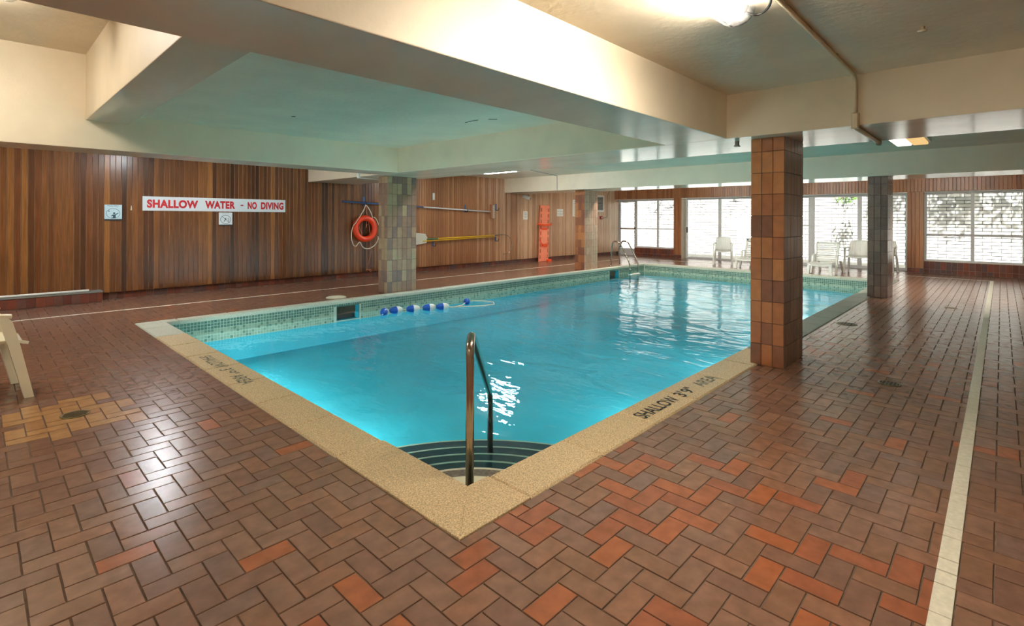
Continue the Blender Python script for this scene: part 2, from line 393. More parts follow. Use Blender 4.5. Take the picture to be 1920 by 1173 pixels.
# ------------------------------------------------------------------ pool
pool = thing('swimming_pool', 'rectangular turquoise swimming pool with sandy pebbled coping', 'pool', (PX0, PY0, 0))
ps = MB()
ps.box(PX0 - .2, PX1 + .2, PY0 - .2, PY1 + .2, -0.85, -0.68)
ps.box(PX0 - .2, PX0, PY0 - .2, PY1 + .2, -0.68, -0.045); ps.box(PX1, PX1 + .2, PY0 - .2, PY1 + .2, -0.68, -0.045)
ps.box(PX0, PX1, PY0 - .2, PY0, -0.68, -0.045)
# left wall with two skimmer mouths
xs = [PX0, 4.22, 4.62, 12.52, 12.98, PX1]; zs = [-0.68, -0.33, -0.10, -0.045]
ps.holed(xs, zs, {(1, 1), (3, 1)}, PY1, PY1 + .2, lambda a, b, h: (a, h, b))
ps.build('basin', M['pool'], pool)
for x in (4.22, 12.52):
    x1 = x + (0.40 if x < 5 else 0.46)
    b = MB(); b.box(x - .02, x1 + .02, PY1 + .19, PY1 + .2, -.35, -.08); b.box(x + .02, x1 - .02, PY1 + .12, PY1 + .13, -.33, -.2); b.build('skimmer_weir', M['black'], pool)
    b = MB(); fr = 0.010
    b.box(x - fr, x1 + fr, PY1 - .006, PY1, -.10, -.082); b.box(x - fr, x, PY1 - .006, PY1, -.33, -.10); b.box(x1, x1 + fr, PY1 - .006, PY1, -.33, -.10)
    b.build('skimmer_frame', M['mos'][2], pool)
# coping slabs
P = 0.645; cop = []
xx = [CX0, 1.93]; 
while xx[-1] + P < CX1 - .1: xx.append(xx[-1] + P)
xx.append(CX1)
gp = 0.0025
def coping(x0, x1, y0, y1, k='coping'):
    mb = MB(); mb.slab('+z', -0.05, x0 + gp, x1 - gp, y0 + gp, y1 - gp, 0.056, 0.012); mb.build('coping_slab', M[k], pool)
for a, b in zip(xx[:-1], xx[1:]):
    if a > CX0: coping(a, b, CY0, PY0 + .012, 'coping_grey' if a > 5.7 else 'coping')
    coping(a, b, PY1 - .015, CY1, 'coping_pale')
yy = [PY0 + .012, 2.81]
while yy[-1] + .62 < PY1 - .2: yy.append(yy[-1] + .617)
yy.append(PY1 - .015)
for a, b in zip(yy[:-1], yy[1:]):
    if b > 3: coping(CX0, PX0 + .012, a, b, 'coping_pale' if a > 7 else 'coping')
    coping(PX1 - .012, CX1, a, b, 'coping_pale')
qx, qy = PX0 + .012, PY0 + .012
for poly in ([(CX0 + .002, CY0 + .002), (1.9275, CY0 + .002), (1.9275, qy), (qx, qy)], [(CX0 + .002, CY0 + .002), (qx, qy), (qx, 2.8075), (CX0 + .002, 2.8075)]):
    mb = MB(); mb.prism(poly, -.05, .006); o = mb.build('coping_slab', M['coping'], pool); m_ = o.modifiers.new('b', 'BEVEL'); m_.width = .003; m_.segments = 2; m_.limit_method = 'ANGLE'
bed = MB()
for (x0, x1, y0, y1) in ((CX0, CX1, CY0, PY0), (CX0, CX1, PY1, CY1), (CX0, PX0, PY0, PY1), (PX1, CX1, PY0, PY1)): bed.box(x0 + .004, x1 - .004, y0 + .004, y1 - .004, -.06, -.004)
bed.build('coping_bed', M['mortar'], pool)
# mosaic band
mo = MB(); gr = MB(); tp = 0.042
def band(a0, a1, tr, hole=lambda a, z: False):
    n = int((a1 - a0) / tp)
    for r in range(7):
        z1 = -0.055 - r * tp; z0 = z1 - tp + .006
        for k in range(n):
            a = a0 + k * tp
            if hole(a + tp / 2, (z0 + z1) / 2): continue
            c = rb.choice([0, 1, 2, 0]) if r < 3 else rb.choice([3, 4, 3, 1])
            b = len(mo.v); mo.v += [tr(a, z0, .003), tr(a + tp - .006, z0, .003), tr(a + tp - .006, z1, .003), tr(a, z1, .003)]; mo.face([b, b + 1, b + 2, b + 3], c)
hl = lambda a, z: z < -.082 and (4.18 < a < 4.66 or 12.48 < a < 13.02)
band(PX0, PX1, lambda a, z, h: (a, PY1 - h, z), hl); band(PX0, PX1, lambda a, z, h: (a, PY0 + h, z))
band(PY0, PY1, lambda a, z, h: (PX1 - h, a, z)); band(PY0, PY1, lambda a, z, h: (PX0 + h, a, z))
mo.build('mosaic_tiles', M['mos'], pool, kind='stuff')
gr.holed([PX0 + .001, 4.22, 4.62, 12.52, 12.98, PX1 - .001], [-.352, -.33, -.10, -.05], {(1, 1), (3, 1)}, PY1 - .0015, PY1 + .001, lambda a, b, h: (a, h, b))
gr.box(PX0, PX1, PY0 - .001, PY0 + .0015, -.352, -.05); gr.box(PX0 - .001, PX0 + .0015, PY0, PY1, -.352, -.05); gr.box(PX1 - .0015, PX1 + .001, PY0, PY1, -.352, -.05)
gr.build('mosaic_grout', M['mosg'], pool)
# quarter-round corner steps
def quarter(r, z0, z1, mats, name, edge=True):
    mb = MB(); n = 24
    arc = [(PX0 + r * math.cos(a), PY0 + r * math.sin(a)) for a in [PI / 2 * i / n for i in range(n + 1)]]
    mb.prism([(PX0, PY0)] + arc, z0, z1)
    o = mb.build(name, mats, pool)
    if edge:
        e = MB(); b0 = 0
        ring = [(r - .022, z1 + .002), (r + .002, z1 + .002), (r + .002, z1 - .012)]
        for i in range(n + 1):
            a = PI / 2 * i / n
            e.v += [(PX0 + q * math.cos(a), PY0 + q * math.sin(a), z) for q, z in ring]
        for i in range(n):
            for k in range(2): b = i * 3 + k; e.face([b, b + 3, b + 4, b + 1], 0, True)
        e.build('step_nosing', M['step_pale'], o)
    return o
def rad(v, z):   # radius along the diagonal sight line that meets image row v at height z
    d = (1.4 - z) * 962.5 / (v - 409.4); c, s = math.cos(0.76158563), math.sin(0.76158563); r = d * (880 - 960) / 962.5
    return math.hypot(c * d + s * r - PX0, s * d - c * r - PY0)
quarter(rad(892, -.13), -.68, -.13, M['step_pale'], 'pool_step', False)
quarter(rad(877, -.215), -.68, -.215, M['step_brown'], 'pool_step')
for v, z in ((863.7, -.31), (850, -.40), (837, -.49), (824.5, -.58)): quarter(rad(v, z), -.68, z, M['step_dark'], 'pool_step')

# added to brighten pool and ceilings: underwater niche lights on the two near walls
def fill_niche(x, y, ax):
    c = (x, y, -.40); b = MB(); b.lathe([(.13, .0), (.13, .012), (.10, .02), (.10, .004)], c, 20, ax); n_ = b.build('added_underwater_light', M['steel'], pool)
    b = MB(); b.lathe([(.095, .006), (.095, .010), (.05, .018)], c, 20, ax); b.build('lens', M['fill_niche'], n_)
    b = MB()
    if ax == 'x': b.box(x, x + .11, y - .15, y + .15, -.285, -.27)
    else: b.box(x - .15, x + .15, y, y + .11, -.285, -.27)
    b.build('fill_visor', M['white'], n_)  # shield that cuts the added light toward the ceiling
for y in (4.4, 5.6, 6.8): fill_niche(PX0 + .002, y, 'x')
for x in (4.8, 7.2, 9.6, 12.0): fill_niche(x, PY0 + .002, 'y')

wt = MB(); nx, ny = 40, 20
for i in range(nx + 1):
    for j in range(ny + 1): wt.v.append((PX0 + .004 + (PX1 - PX0 - .008) * i / nx, PY0 + .004 + (PY1 - PY0 - .008) * j / ny, WL))
for i in range(nx):
    for j in range(ny): b = i * (ny + 1) + j; wt.face([b, b + ny + 1, b + ny + 2, b + 1], 0, True)
tag(wt.build('pool_water', M['water'], loc=(PX0, PY0, WL)), 'turquoise rippled water filling the swimming pool', 'water')

# black stencilled depth marks on the coping
zt = 0.0072
for body, x0, wd, m_ in (('SHALLOW', 3.235, .545, 'ink'), ("3'", 3.845, .095, 'ink'), ('9"', 3.965, .125, 'ink'), ('AREA', 4.19, .33, 'inkf')):
    text(body, .112, M[m_], lambda a, b, x0=x0: (x0 + a, 1.79 + b, zt), 'lettering', pool, .02, width=wd)
for body, y0, wd in (('SHALLOW', 5.79, .55), ("3'", 5.175, .09), ('9"', 5.06, .12), ('AREA', 4.90, .33)):
    text(body, .105, M['inkf'], lambda a, b, y0=y0: (1.55 + b, y0 - a, zt), 'lettering', pool, .01, width=wd)

# ------------------------------------------------------------------ ceiling and beams
cl = MB()
cl.box(RX0, 5.2, RY0, 2.2, ZC, ZC + .1); cl.box(1.0, 5.2, 2.3, 7.8, ZC, ZC + .1); cl.box(RX0, 5.2, 7.8, 11.1, ZC, ZC + .1)
cl.box(5.3, 11.4, RY0, 11.1, ZC, ZC + .1); cl.box(11.6, 17.75, RY0, 11.1, ZC, ZC + .1)
cl.box(RX0, 1.0, 2.3, 7.8, ZH, ZH + .1); cl.box(RX0 - .2, 18.05, RY0 - .2, 11.3, ZH + .1, ZH + .3)
ceiling = cl.build('ceiling', M['ceil'], kind='structure')
def beam(x0, x1, y0, y1, z0, z1):
    b = MB(); b.box(x0, x1, y0, y1, z0, z1); b.m[0] = 1; o = b.build('beam', [M['cream'], M['soffit']], ceiling)
    bv = o.modifiers.new('bevel', 'BEVEL'); bv.width = .006; bv.segments = 2; return o
beam(RX0, 5.04, 1.93, 2.57, ZB, ZH + .1); beam(RX0, 5.04, 7.52, 8.12, ZB, ZH + .1)
beam(5.04, 6.18, RY0, 11.0, ZB, ZC + .1); beam(11.15, 12.3, RY0, 11.0, ZB, ZC + .1)
beam(.873, 1.27, 2.57, 7.52, 2.50, ZH + .1)
ck = MB()
for pts in ([(4.25, 4.87, 0), (4.23, 4.74, 0), (4.24, 4.62, 0)], [(4.29, 4.49, 0), (4.36, 4.41, 0)], [(2.6, 6.1, 0), (2.63, 6.06, 0)]):
    for a, b in zip(pts[:-1], pts[1:]): ck.tube([(a[0], a[1], ZC - .002), (b[0], b[1], ZC - .002)], .004, 5)
ck.build('paint_crack', M['black'], ceiling)

# ------------------------------------------------------------------ left wall: boards over a tiled foot
wl = MB(); wl.box(RX0, 17.75, 11.02, 11.2, -.25, ZH + .1); wall_left = wl.build('wall_left', M['woodback'], kind='structure')
pm = {}; pw = 0.078; farb = MB()
k = 0; x = -0.9
rw = random.Random(11); prev = 0
while x < 17.58:
    t = rw.choice([0, 1, 2, 3, 4, 6, 7, 1, 4] if rw.random() > .07 else [5, 3])
    zoff = rw.uniform(-.0012, .0012)
    if x < 6.3:
        if t not in pm:
            mb = MB(); mb.slab('-y', 0, .0012, pw - .0012, .12, ZC, .03, .0042, 0, 1); pm[t] = mb.mesh('plank', [M['wd'][t], M['worn']])
        put('plank', pm[t], wall_left, (x, WY + .03 + zoff, 0))
    else:   # boards coloured paler toward the windows, imitating window light
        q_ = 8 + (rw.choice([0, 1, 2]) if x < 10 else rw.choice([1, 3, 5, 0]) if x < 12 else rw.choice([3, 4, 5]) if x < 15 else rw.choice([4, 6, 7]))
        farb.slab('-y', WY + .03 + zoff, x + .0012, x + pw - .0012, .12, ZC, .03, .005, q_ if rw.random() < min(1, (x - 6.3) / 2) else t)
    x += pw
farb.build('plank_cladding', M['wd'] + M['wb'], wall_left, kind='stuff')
bk = MB(); bk.box(RX0, 17.64, WY + .03, 11.02, .12, ZC); bk.build('batten_backing', M['woodback'], wall_left)
bb = MB(); bb.box(RX0, 17.5, 11.0, 11.02, -.008, .12); base = bb.build('baseboard_left', M['grout'], kind='structure')
tcache = {}
def tile(parent, axis, c, a0, a1, b0, b1, mats, key, name='tile', d=.008, ch=.002, gap=.002):
    t = rw.randrange(len(mats)); wa, wb = round(a1 - a0 - 2 * gap, 4), round(b1 - b0 - 2 * gap, 4); kk = (axis, wa, wb, key, t)
    if kk not in tcache:
        mb = MB(); mb.slab(axis, 0, 0, wa, 0, wb, d, ch); tcache[kk] = mb.mesh(name, mats[t])
    ax = 'xyz'.index(axis[1]); p = [0, 0, 0]; p[ax] = c + rw.uniform(-.0008, .0008); o = [i for i in range(3) if i != ax]; p[o[0]] = a0 + gap; p[o[1]] = b0 + gap
    return put(name, tcache[kk], parent, p)
x = 1.49
while x < 17.2:
    tile(base, '-y', 11.0, x, x + .1055, .003, .118, M['tb'], 'b'); x += .1055
# the low tiled ledge at the near end of that wall, with a grey cap and a pale rail
lg = MB(); lg.box(RX0, 1.47, 10.73, 11.0, -.008, .165)
ledge = lg.build('trim_1', M['grout'], kind='structure')
x = 1.47 - .07; tile(ledge, '-y', 10.73, x, x + .068, .005, .16, M['tb'], 'l')
while x > -.6:
    x -= .1055; tile(ledge, '-y', 10.73, x, x + .1055, .005, .16, M['tb'], 'l')
b = MB(); b.box(RX0, 1.475, 10.715, WY - .002, .165, .185); b.build('ledge_cap', M['grey'], ledge)
b = MB(); b.tube([(-1, 10.76, .205), (1.3, 10.76, .205)], .018, 8); b.build('ledge_rail', M['white'], ledge)

# ------------------------------------------------------------------ window wall
wf = MB()
wf.box(17.33, 17.75, RY0, 11.1, 2.14, ZC + .1)                                        # lintel
wf.box(17.33, 17.75, 8.21, 8.5, -.25, 2.14); wf.box(17.33, 17.75, 1.49, 1.83, -.25, 2.14)    # piers
wf.box(17.52, 17.75, 8.5, 10.2, -.25, .31); wf.box(17.47, 17.75, -.42, 1.49, -.25, .31); wf.box(17.47, 17.75, RY0, -.42, -.25, 2.14)
wall_far = wf.build('wall_far', M['plaster'], kind='structure')
lt = MB(); lt.box(17.315, 17.36, RY0, 11.0, 2.125, 2.145); lt.build('lintel_trim', M['white'], wall_far)
fb = MB(); y = -1.2
while y < 10.94:
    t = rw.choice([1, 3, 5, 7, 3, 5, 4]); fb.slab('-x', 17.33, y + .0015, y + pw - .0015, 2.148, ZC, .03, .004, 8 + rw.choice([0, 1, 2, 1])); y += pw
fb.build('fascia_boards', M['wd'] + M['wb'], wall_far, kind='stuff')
for (y0, y1) in ((8.21, 8.5), (1.49, 1.83)):
    n = 4; stp = (y1 - y0) / n
    for i in range(n):
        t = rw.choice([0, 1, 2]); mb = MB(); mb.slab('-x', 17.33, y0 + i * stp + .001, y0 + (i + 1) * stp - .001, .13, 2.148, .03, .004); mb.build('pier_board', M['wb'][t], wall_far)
        tile(wall_far, '-x', 17.33, y0 + i * stp, y0 + (i + 1) * stp, .003, .125, M['tb'], 'p', d=.02)
for (xf, y0, y1) in ((17.52, 8.5, 10.2), (17.47, -.42, 1.49)):
    n = int(round((y1 - y0) / .112)); stp = (y1 - y0) / n
    for i in range(n):
        tile(wall_far, '-x', xf, y0 + i * stp, y0 + (i + 1) * stp, .0, .1, M['tb'], 'w'); tile(wall_far, '-x', xf, y0 + i * stp, y0 + (i + 1) * stp, .1, .305, M['tb'], 'w')
def window(name, xf, y0, y1, z0, z1, mull=(), trans=(), fw=.05, dp=.06):
    """aluminium frame in the plane x=xf..xf+dp, mullions at y, transoms (z,ya,yb)"""
    f = MB(); f.box(xf, xf + dp, y0, y0 + fw, z0, z1); f.box(xf, xf + dp, y1 - fw, y1, z0, z1); f.box(xf, xf + dp, y0 + fw, y1 - fw, z1 - fw, z1); f.box(xf, xf + dp, y0 + fw, y1 - fw, z0, z0 + fw)
    o = f.build(name, M['alu'], kind='structure')
    ms = sorted(mull)
    for m_, wd in ms:
        b = MB(); b.box(xf - .005, xf + dp + .005, m_ - wd / 2, m_ + wd / 2, z0 + fw, z1 - fw); b.build('mullion', M['alu'], o)
    edges = [y0 + fw] + sum([[m_ - wd / 2, m_ + wd / 2] for m_, wd in ms], []) + [y1 - fw]
    for k in range(0, len(edges), 2):
        a, c = edges[k], edges[k + 1]; zs = [z0 + fw]
        for (tz, ya, yb) in trans:
            if ya <= (a + c) / 2 <= yb:
                b = MB(); b.box(xf, xf + dp, a, c, tz - .022, tz + .022); b.build('transom', M['alu'], o); zs += [tz - .022, tz + .022]
        zs.append(z1 - fw)
        for q in range(0, len(zs), 2):
            b = MB(); b.box(xf + .026, xf + .032, a - .004, c + .004, zs[q] - .004, zs[q + 1] + .004); b.build('pane', M['glass'], o)
    return o
window('window_1', 17.60, 8.5, 10.2, .31, 2.14, [(9.28, .06)], [(1.03, 8, 11)])
d1 = window('door_1', 17.66, 10.2, 11.0, 0.0, 2.14, fw=.09)
b = MB(); b.box(17.64, 17.66, 10.29, 10.91, .99, 1.05); b.build('push_bar', M['steel'], d1)
b = MB(); b.box(17.62, 17.66, 10.21, 10.27, 1.0, 1.08); b.build('door_handle', M['black'], d1)
b = MB(); b.box(17.60, 17.66, 10.55, 10.8, 2.03, 2.08); b.build('door_closer', M['alu'], d1)
b = MB(); b.box(17.655, 17.70, 10.29, 10.91, .09, .26); b.build('kick_plate', M['alu'], d1)
d2 = window('door_2', 17.66, 5.8, 8.21, 0.0, 2.14, [(7.0, .09)], fw=.06)
b = MB(); b.box(17.63, 17.66, 8.13, 8.17, .92, 1.12); b.build('door_handle', M['black'], d2)
window('window_2', 17.66, 4.2, 5.8, 0.0, 2.14, [(5.0, .08)], [(1.22, 4, 6)], fw=.08)
window('door_3', 17.66, 1.83, 4.2, 0.0, 2.14, [(2.97, .10)], fw=.08)
window('window_3', 17.52, -.42, 1.49, .31, 2.14, [(.53, .07)], [(1.0, -1, 2)])

# walls behind the camera (out of frame, they only close the room)
b = MB(); b.box(RX0 - .2, 17.75, RY0 - .2, RY0, -.25, ZH + .1); b.build('wall_right', M['plaster'], kind='structure')
b = MB(); b.box(RX0 - .2, RX0, RY0 - .2, 11.2, -.25, ZH + .1); b.build('wall_back', M['plaster'], kind='structure')

# ------------------------------------------------------------------ outside
g = MB(); g.box(17.75, 30, -22, 32, -.3, -.05); g.build('trim_2', M['ground'], kind='structure')
ow = MB(); ow.box(20.517, 20.8, -16, 26, -.3, 3.3); wall_out = ow.build('wall_outside', M['joint_out'], kind='structure')
ob = MB(); ch, bl = .1025, .405; r_ = random.Random(5)
for k in range(33):
    z0 = -.06 + k * ch; y = -16 + (bl / 2 if k % 2 else 0)
    while y < 25.5:
        ob.slab('-x', 20.51 + r_.uniform(-.004, .004), y + .007, y + bl - .007, z0 + .009, z0 + ch - .009, .02, .003); y += bl
ob.build('block_courses', M['brick_out'], wall_out, kind='stuff')
b = MB(); b.box(20.45, 20.85, -16, 26, 3.3, 3.4); b.build('coping_course', M['brick_out'], wall_out)
def tree(loc, blobs, n, leafs, label, seed, trunk_h):
    r = random.Random(seed); t = thing('tree', label, 'tree', loc)
    tr = MB(); X, Y, Z = loc
    tr.tube([(X, Y, Z), (X + .1, Y, Z + trunk_h * .5), (X, Y + .1, Z + trunk_h)], [.16, .13, .09], 8); tr.build('trunk', M['bark'], t)
    br = MB(); fo = MB()
    for (bx, by, bz, br_) in blobs:
        if bz < 2.6: br.tube([(bx, by, bz + 1.6), (bx + .05, by - .03, bz + .7), (bx, by, bz)], [.02, .014, .008], 5)
        else: br.tube(bez((X, Y, Z + trunk_h * .8), (X, Y, Z + trunk_h), ((X + bx) / 2, (Y + by) / 2, bz + .3), (bx, by, bz), 6), [.07, .06, .05, .04, .03, .025, .02], 6)
        for q in range(5):
            a = r.uniform(0, 2 * PI); br.tube([(bx, by, bz), (bx + br_ * math.cos(a) * .8, by + br_ * math.sin(a) * .8, bz + r.uniform(-.5, .6) * br_)], [.018, .008], 4)
        for q in range(int(n * br_ ** 2)):
            a = r.uniform(0, 2 * PI); zz = r.uniform(-1, 1); rr = br_ * r.random() ** .4; s_ = math.sqrt(1 - zz * zz)
            c = Vector((bx + rr * s_ * math.cos(a), by + rr * s_ * math.sin(a), bz + rr * zz * .75))
            u = Vector((r.uniform(-1, 1), r.uniform(-1, 1), r.uniform(-.6, .6))).normalized(); v = u.orthogonal().normalized(); L = leafs * r.uniform(.7, 1.3)
            b0 = len(fo.v); nrm = u.cross(v) * L * .18
            fo.v += [tuple(c), tuple(c + u * L * .5 + v * L * .3 + nrm), tuple(c + u * L), tuple(c + u * L * .5 - v * L * .3 + nrm)]; fo.face([b0, b0 + 1, b0 + 2, b0 + 3])
    br.build('branch', M['bark'], t); fo.build('foliage', M['leaf'], t, kind='stuff'); return t
tree((21.6, 3.2, -.05), [(19.55, 3.66, 2.16, .36), (19.3, 1.35, 3.5, .6), (19.3, .75, 3.25, .55), (19.2, .05, 3.7, .65), (19.3, -.65, 3.4, .6), (19.2, 1.9, 3.9, .55), (19.1, .6, 4.3, .6), (19.2, 2.5, 3.7, .5), (19.3, -1.4, 3.8, .7), (19.6, 3.6, 3.6, .4)], 1100, .085, 'leafy green tree leaning over the white block wall outside the right sliding door', 4, 3.8)
tree((21.6, 8.6, -.05), [(19.4, 8.6, 3.9, .6), (19.3, 7.2, 3.8, .5), (19.3, 9.8, 3.6, .6), (19.3, 6.0, 4.0, .6), (19.3, 10.6, 3.4, .5)], 150, .085, 'thinly leaved tree behind the white block wall, casting twig shadows near the hinged door', 9, 3.9)

# ------------------------------------------------------------------ tiled columns
def column(x0, x1, y0, y1, mats, key, label, nx=6, ny=3, mats2=None):
    c = thing('tiled_column', label, 'column', ((x0 + x1) / 2, (y0 + y1) / 2, 0))
    core = MB(); i = .008; core.box(x0 + i, x1 - i, y0 + i, y1 - i, -.005, ZB); core.build('column_core', M['groutd'], c)
    H = [0] + [.205 * k for k in range(1, 11)] + [ZB]
    for a, b in zip(H[:-1], H[1:]):
        for k in range(nx):
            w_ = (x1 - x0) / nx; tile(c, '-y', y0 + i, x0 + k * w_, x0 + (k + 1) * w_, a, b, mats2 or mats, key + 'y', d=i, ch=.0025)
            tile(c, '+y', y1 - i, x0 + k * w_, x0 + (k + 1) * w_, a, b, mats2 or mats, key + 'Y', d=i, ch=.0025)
        for k in range(ny):
            w_ = (y1 - y0) / ny; tile(c, '-x', x0 + i, y0 + k * w_, y0 + (k + 1) * w_, a, b, mats, key + 'x', d=i, ch=.0025)
            tile(c, '+x', x1 - i, y0 + k * w_, y0 + (k + 1) * w_, a, b, mats, key + 'X', d=i, ch=.0025)
    return c
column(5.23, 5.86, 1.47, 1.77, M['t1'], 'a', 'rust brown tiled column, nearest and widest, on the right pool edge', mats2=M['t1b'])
column(11.26, 11.87, 1.47, 1.77, M['t2'], 'b', 'dark umber tiled column at the far right corner of the pool')
column(5.28, 5.93, 8.22, 8.52, M['t3'], 'c', 'olive grey tiled column on the left pool edge beside the life ring')
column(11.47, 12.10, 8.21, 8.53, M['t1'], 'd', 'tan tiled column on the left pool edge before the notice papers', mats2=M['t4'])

# ------------------------------------------------------------------ lamps
def tube_lamp(name, x, y, z, L, axis, tube, label, lens=True, group=None):
    """wrap-around fluorescent fixture hung under height z, length L along axis, centred at x,y"""
    t = thing(name, label, 'lamp', (x, y, z), group)
    tr = (lambda a, b, h: (x + a, y + b, z + h)) if axis == 'x' else (lambda a, b, h: (x + b, y + a, z + h))
    b = MB(); b.prism([(-.06, 0), (.06, 0), (.045, -.03), (-.045, -.03)], -L / 2, L / 2, 0, lambda p, q, h: tr(h, p, q)); hs = b.build('housing', M['white'], t)
    for s in (-.038, .038):
        b = MB(); b.tube([tr(-L / 2 + .07, s, -.066), tr(L / 2 - .07, s, -.066)], .016, 10); b.build('tube', M[tube], hs)
    for s in (-1, 1):
        a0, a1 = sorted((s * (L / 2 - .07), s * (L / 2 - .05))); b = MB()
        b.prism([(-.058, -.030), (.058, -.030), (.05, -.078), (-.05, -.078)], a0, a1, 0, lambda p, q, h: tr(h, p, q)); b.build('tube_holder', M['white'], hs)
    if lens:
        b = MB(); n = 12; rows = [-L / 2 - .06, -L / 2 - .045, -L / 2 - .01, -L / 2 + .03, L / 2 - .03, L / 2 + .01, L / 2 + .045, L / 2 + .06]; sc_ = [.05, .55, .88, 1, 1, .88, .55, .05]
        for a, k in zip(rows, sc_):
            for i in range(n + 1):
                th = PI * i / n; b.v.append(tr(a, .105 * math.cos(th) * k, -.015 - .095 * k * math.sin(th)))
        for r in range(7):
            for i in range(n): q = r * (n + 1) + i; b.face([q, q + 1, q + n + 2, q + n + 1], 0, True)
        b.build('lens', M['lens'], t)
    return t
tube_lamp('ceiling_lamp', 2.38, 1.09, ZC, 1.25, 'x', 'lamp_warm', 'lit fluorescent lamp with clear rounded cover on the near right ceiling')
cb = MB(); cb.tube(bez((3.01, 1.05, 2.57), (3.12, 1.02, 2.55), (3.08, .92, 2.57), (2.87, .875, 2.585), 14), .007, 6); tag(cb.build('lamp_cable', M['black'], loc=(3.0, 1.0, 2.57)), 'short black looped cable joining the near ceiling lamp to the conduit', 'cable')
tube_lamp('ceiling_lamp', -.42, 5.8, ZH, 1.25, 'x', 'lamp_warm', 'lit lamp at the top left corner of the photo in the raised ceiling bay')
tube_lamp('ceiling_lamp', 2.0, 9.3, ZC, 1.25, 'y', 'lamp_cool', 'ceiling lamp hidden above the left beam, lighting the boarded wall', True)
tube_lamp('ceiling_lamp', 8.75, 8.75, ZC - .02, 1.15, 'y', 'lamp_cool', 'long lit tube lamp under the ceiling before the far left boarded wall', False)
b = MB(); b.slab('-z', ZC, 8.6, 8.95, 9.42, 9.75, .09, .015); tag(b.build('ceiling_box', M['plas'], loc=(8.77, 9.58, ZC)), 'small white box fitting on the ceiling left of the long tube lamp', 'box')
t = thing('ceiling_lamp', 'square box ceiling lamp with amber lens beyond the right tiled column', 'lamp', (8.65, .9, ZC))
b = MB(); b.box(8.2, 9.1, .7, 1.1, 2.47, ZC); b.build('housing', M['white'], t)
b = MB(); b.slab('-z', 2.47, 8.24, 9.06, .73, .90, .03, .01); b.build('lens', M['amber'], t)
b = MB(); b.slab('-z', 2.47, 8.24, 9.06, .91, 1.08, .03, .01); b.build('diffuser', M['lamp_soft'], t)
for k, y in enumerate((3.6, 6.6)): tube_lamp('ceiling_lamp', 6.55, y, ZC, 1.25, 'y', 'fill_dim', ('right', 'left')[k] + ' added fill lamp of the unseen pair behind the first cross beam over the pool')  # added fill pair, out of view, to brighten the pool
for k, y in enumerate((1.0, 4.5, 8.0)): tube_lamp('ceiling_lamp', 12.62, y, ZC, 1.25, 'y', 'fill_bright', ('right', 'middle', 'left')[k] + ' added fill lamp of the unseen row behind the far cross beam')  # added fill row, out of view, to lift the window wall
tube_lamp('ceiling_lamp', -2.6, .6, ZC, 1.25, 'x', 'lamp_warm', 'added unseen fill lamp on the right aisle ceiling behind the camera')  # added for extra warm light, never in view
tube_lamp('ceiling_lamp', -2.4, 9.3, ZC, 1.25, 'y', 'lamp_cool', 'added unseen fill lamp on the left aisle ceiling beyond the left edge of the photo')  # added for extra cool light, never in view

# conduits
cp = thing('conduit', 'cream painted conduit running along the right ceiling and down the beam face', 'conduit', (5.02, .87, 2.3))
b = MB(); b.tube([(RX0, .875, 2.585), (4.9, .875, 2.585), (4.985, .875, 2.575), (5.02, .875, 2.54), (5.022, .873, 2.28)], .014, 8); b.build('pipe', M['conduit'], cp)
b = MB(); b.slab('-x', 5.04, .85, .90, 2.15, 2.28, .045, .008); b.tube([(5.02, .875, 2.27), (5.02, .875, 2.285)], .018, 8); b.build('elbow_box', M['conduit'], cp)
b = MB(); b.tube([(5.03, .875, 2.162), (6.14, .88, 2.162)], .016, 8); b.tube([(6.13, .88, 2.15), (6.2, .88, 2.15), (6.2, .88, 2.2)], .02, 8); b.build('soffit_pipe', M['conduit'], cp)
b = MB(); [b.box(q, q + .02, .855, .895, 2.588, ZC) for q in (1.2, 2.5, 3.1, 4.3)]; b.build('pipe_clip', M['conduit'], cp)
cp = thing('conduit', 'short white conduit under the left beam beside the olive column', 'conduit', (5.02, 8.8, 2.2))
b = MB(); b.tube([(5.02, 8.8, 2.55), (5.02, 8.8, 2.2)], .013, 8); b.build('pipe', M['white'], cp)
b = MB(); b.slab('-x', 5.04, 8.77, 8.83, 2.15, 2.25, .04, .006); b.build('elbow_box', M['white'], cp)
b = MB(); b.tube([(5.03, 8.8, 2.162), (5.75, 8.95, 2.162)], .014, 8); b.build('soffit_pipe', M['white'], cp)
b = MB(); b.tube([(8.85, 8.15, 2.585), (11.12, 8.9, 2.585), (11.135, 8.9, 2.57), (11.14, 8.9, 2.19)], .008, 6); tag(b.build('lamp_cable', M['grey'], loc=(8.85, 8.15, 2.58)), 'thin grey cable from the far tube lamp down the far beam', 'cable')
b = MB(); b.lathe([(.012, 0), (.012, -.02), (.026, -.022), (.026, -.028), (.006, -.032)], (4.07, .36, ZC), 12); tag(b.build('sprinkler_head', M['conduit'], loc=(4.07, .36, ZC)), 'small round fitting on the right ceiling near the top edge of the photo', 'sprinkler')
b = MB(); b.box(5.26, 5.30, 1.905, 1.935, 2.135, ZB); b.box(5.25, 5.31, 1.90, 1.94, 2.128, 2.14); tag(b.build('beam_clip', M['grey'], loc=(5.28, 1.92, ZB)), 'tiny grey clip under the beam left of the rust column', 'clip')

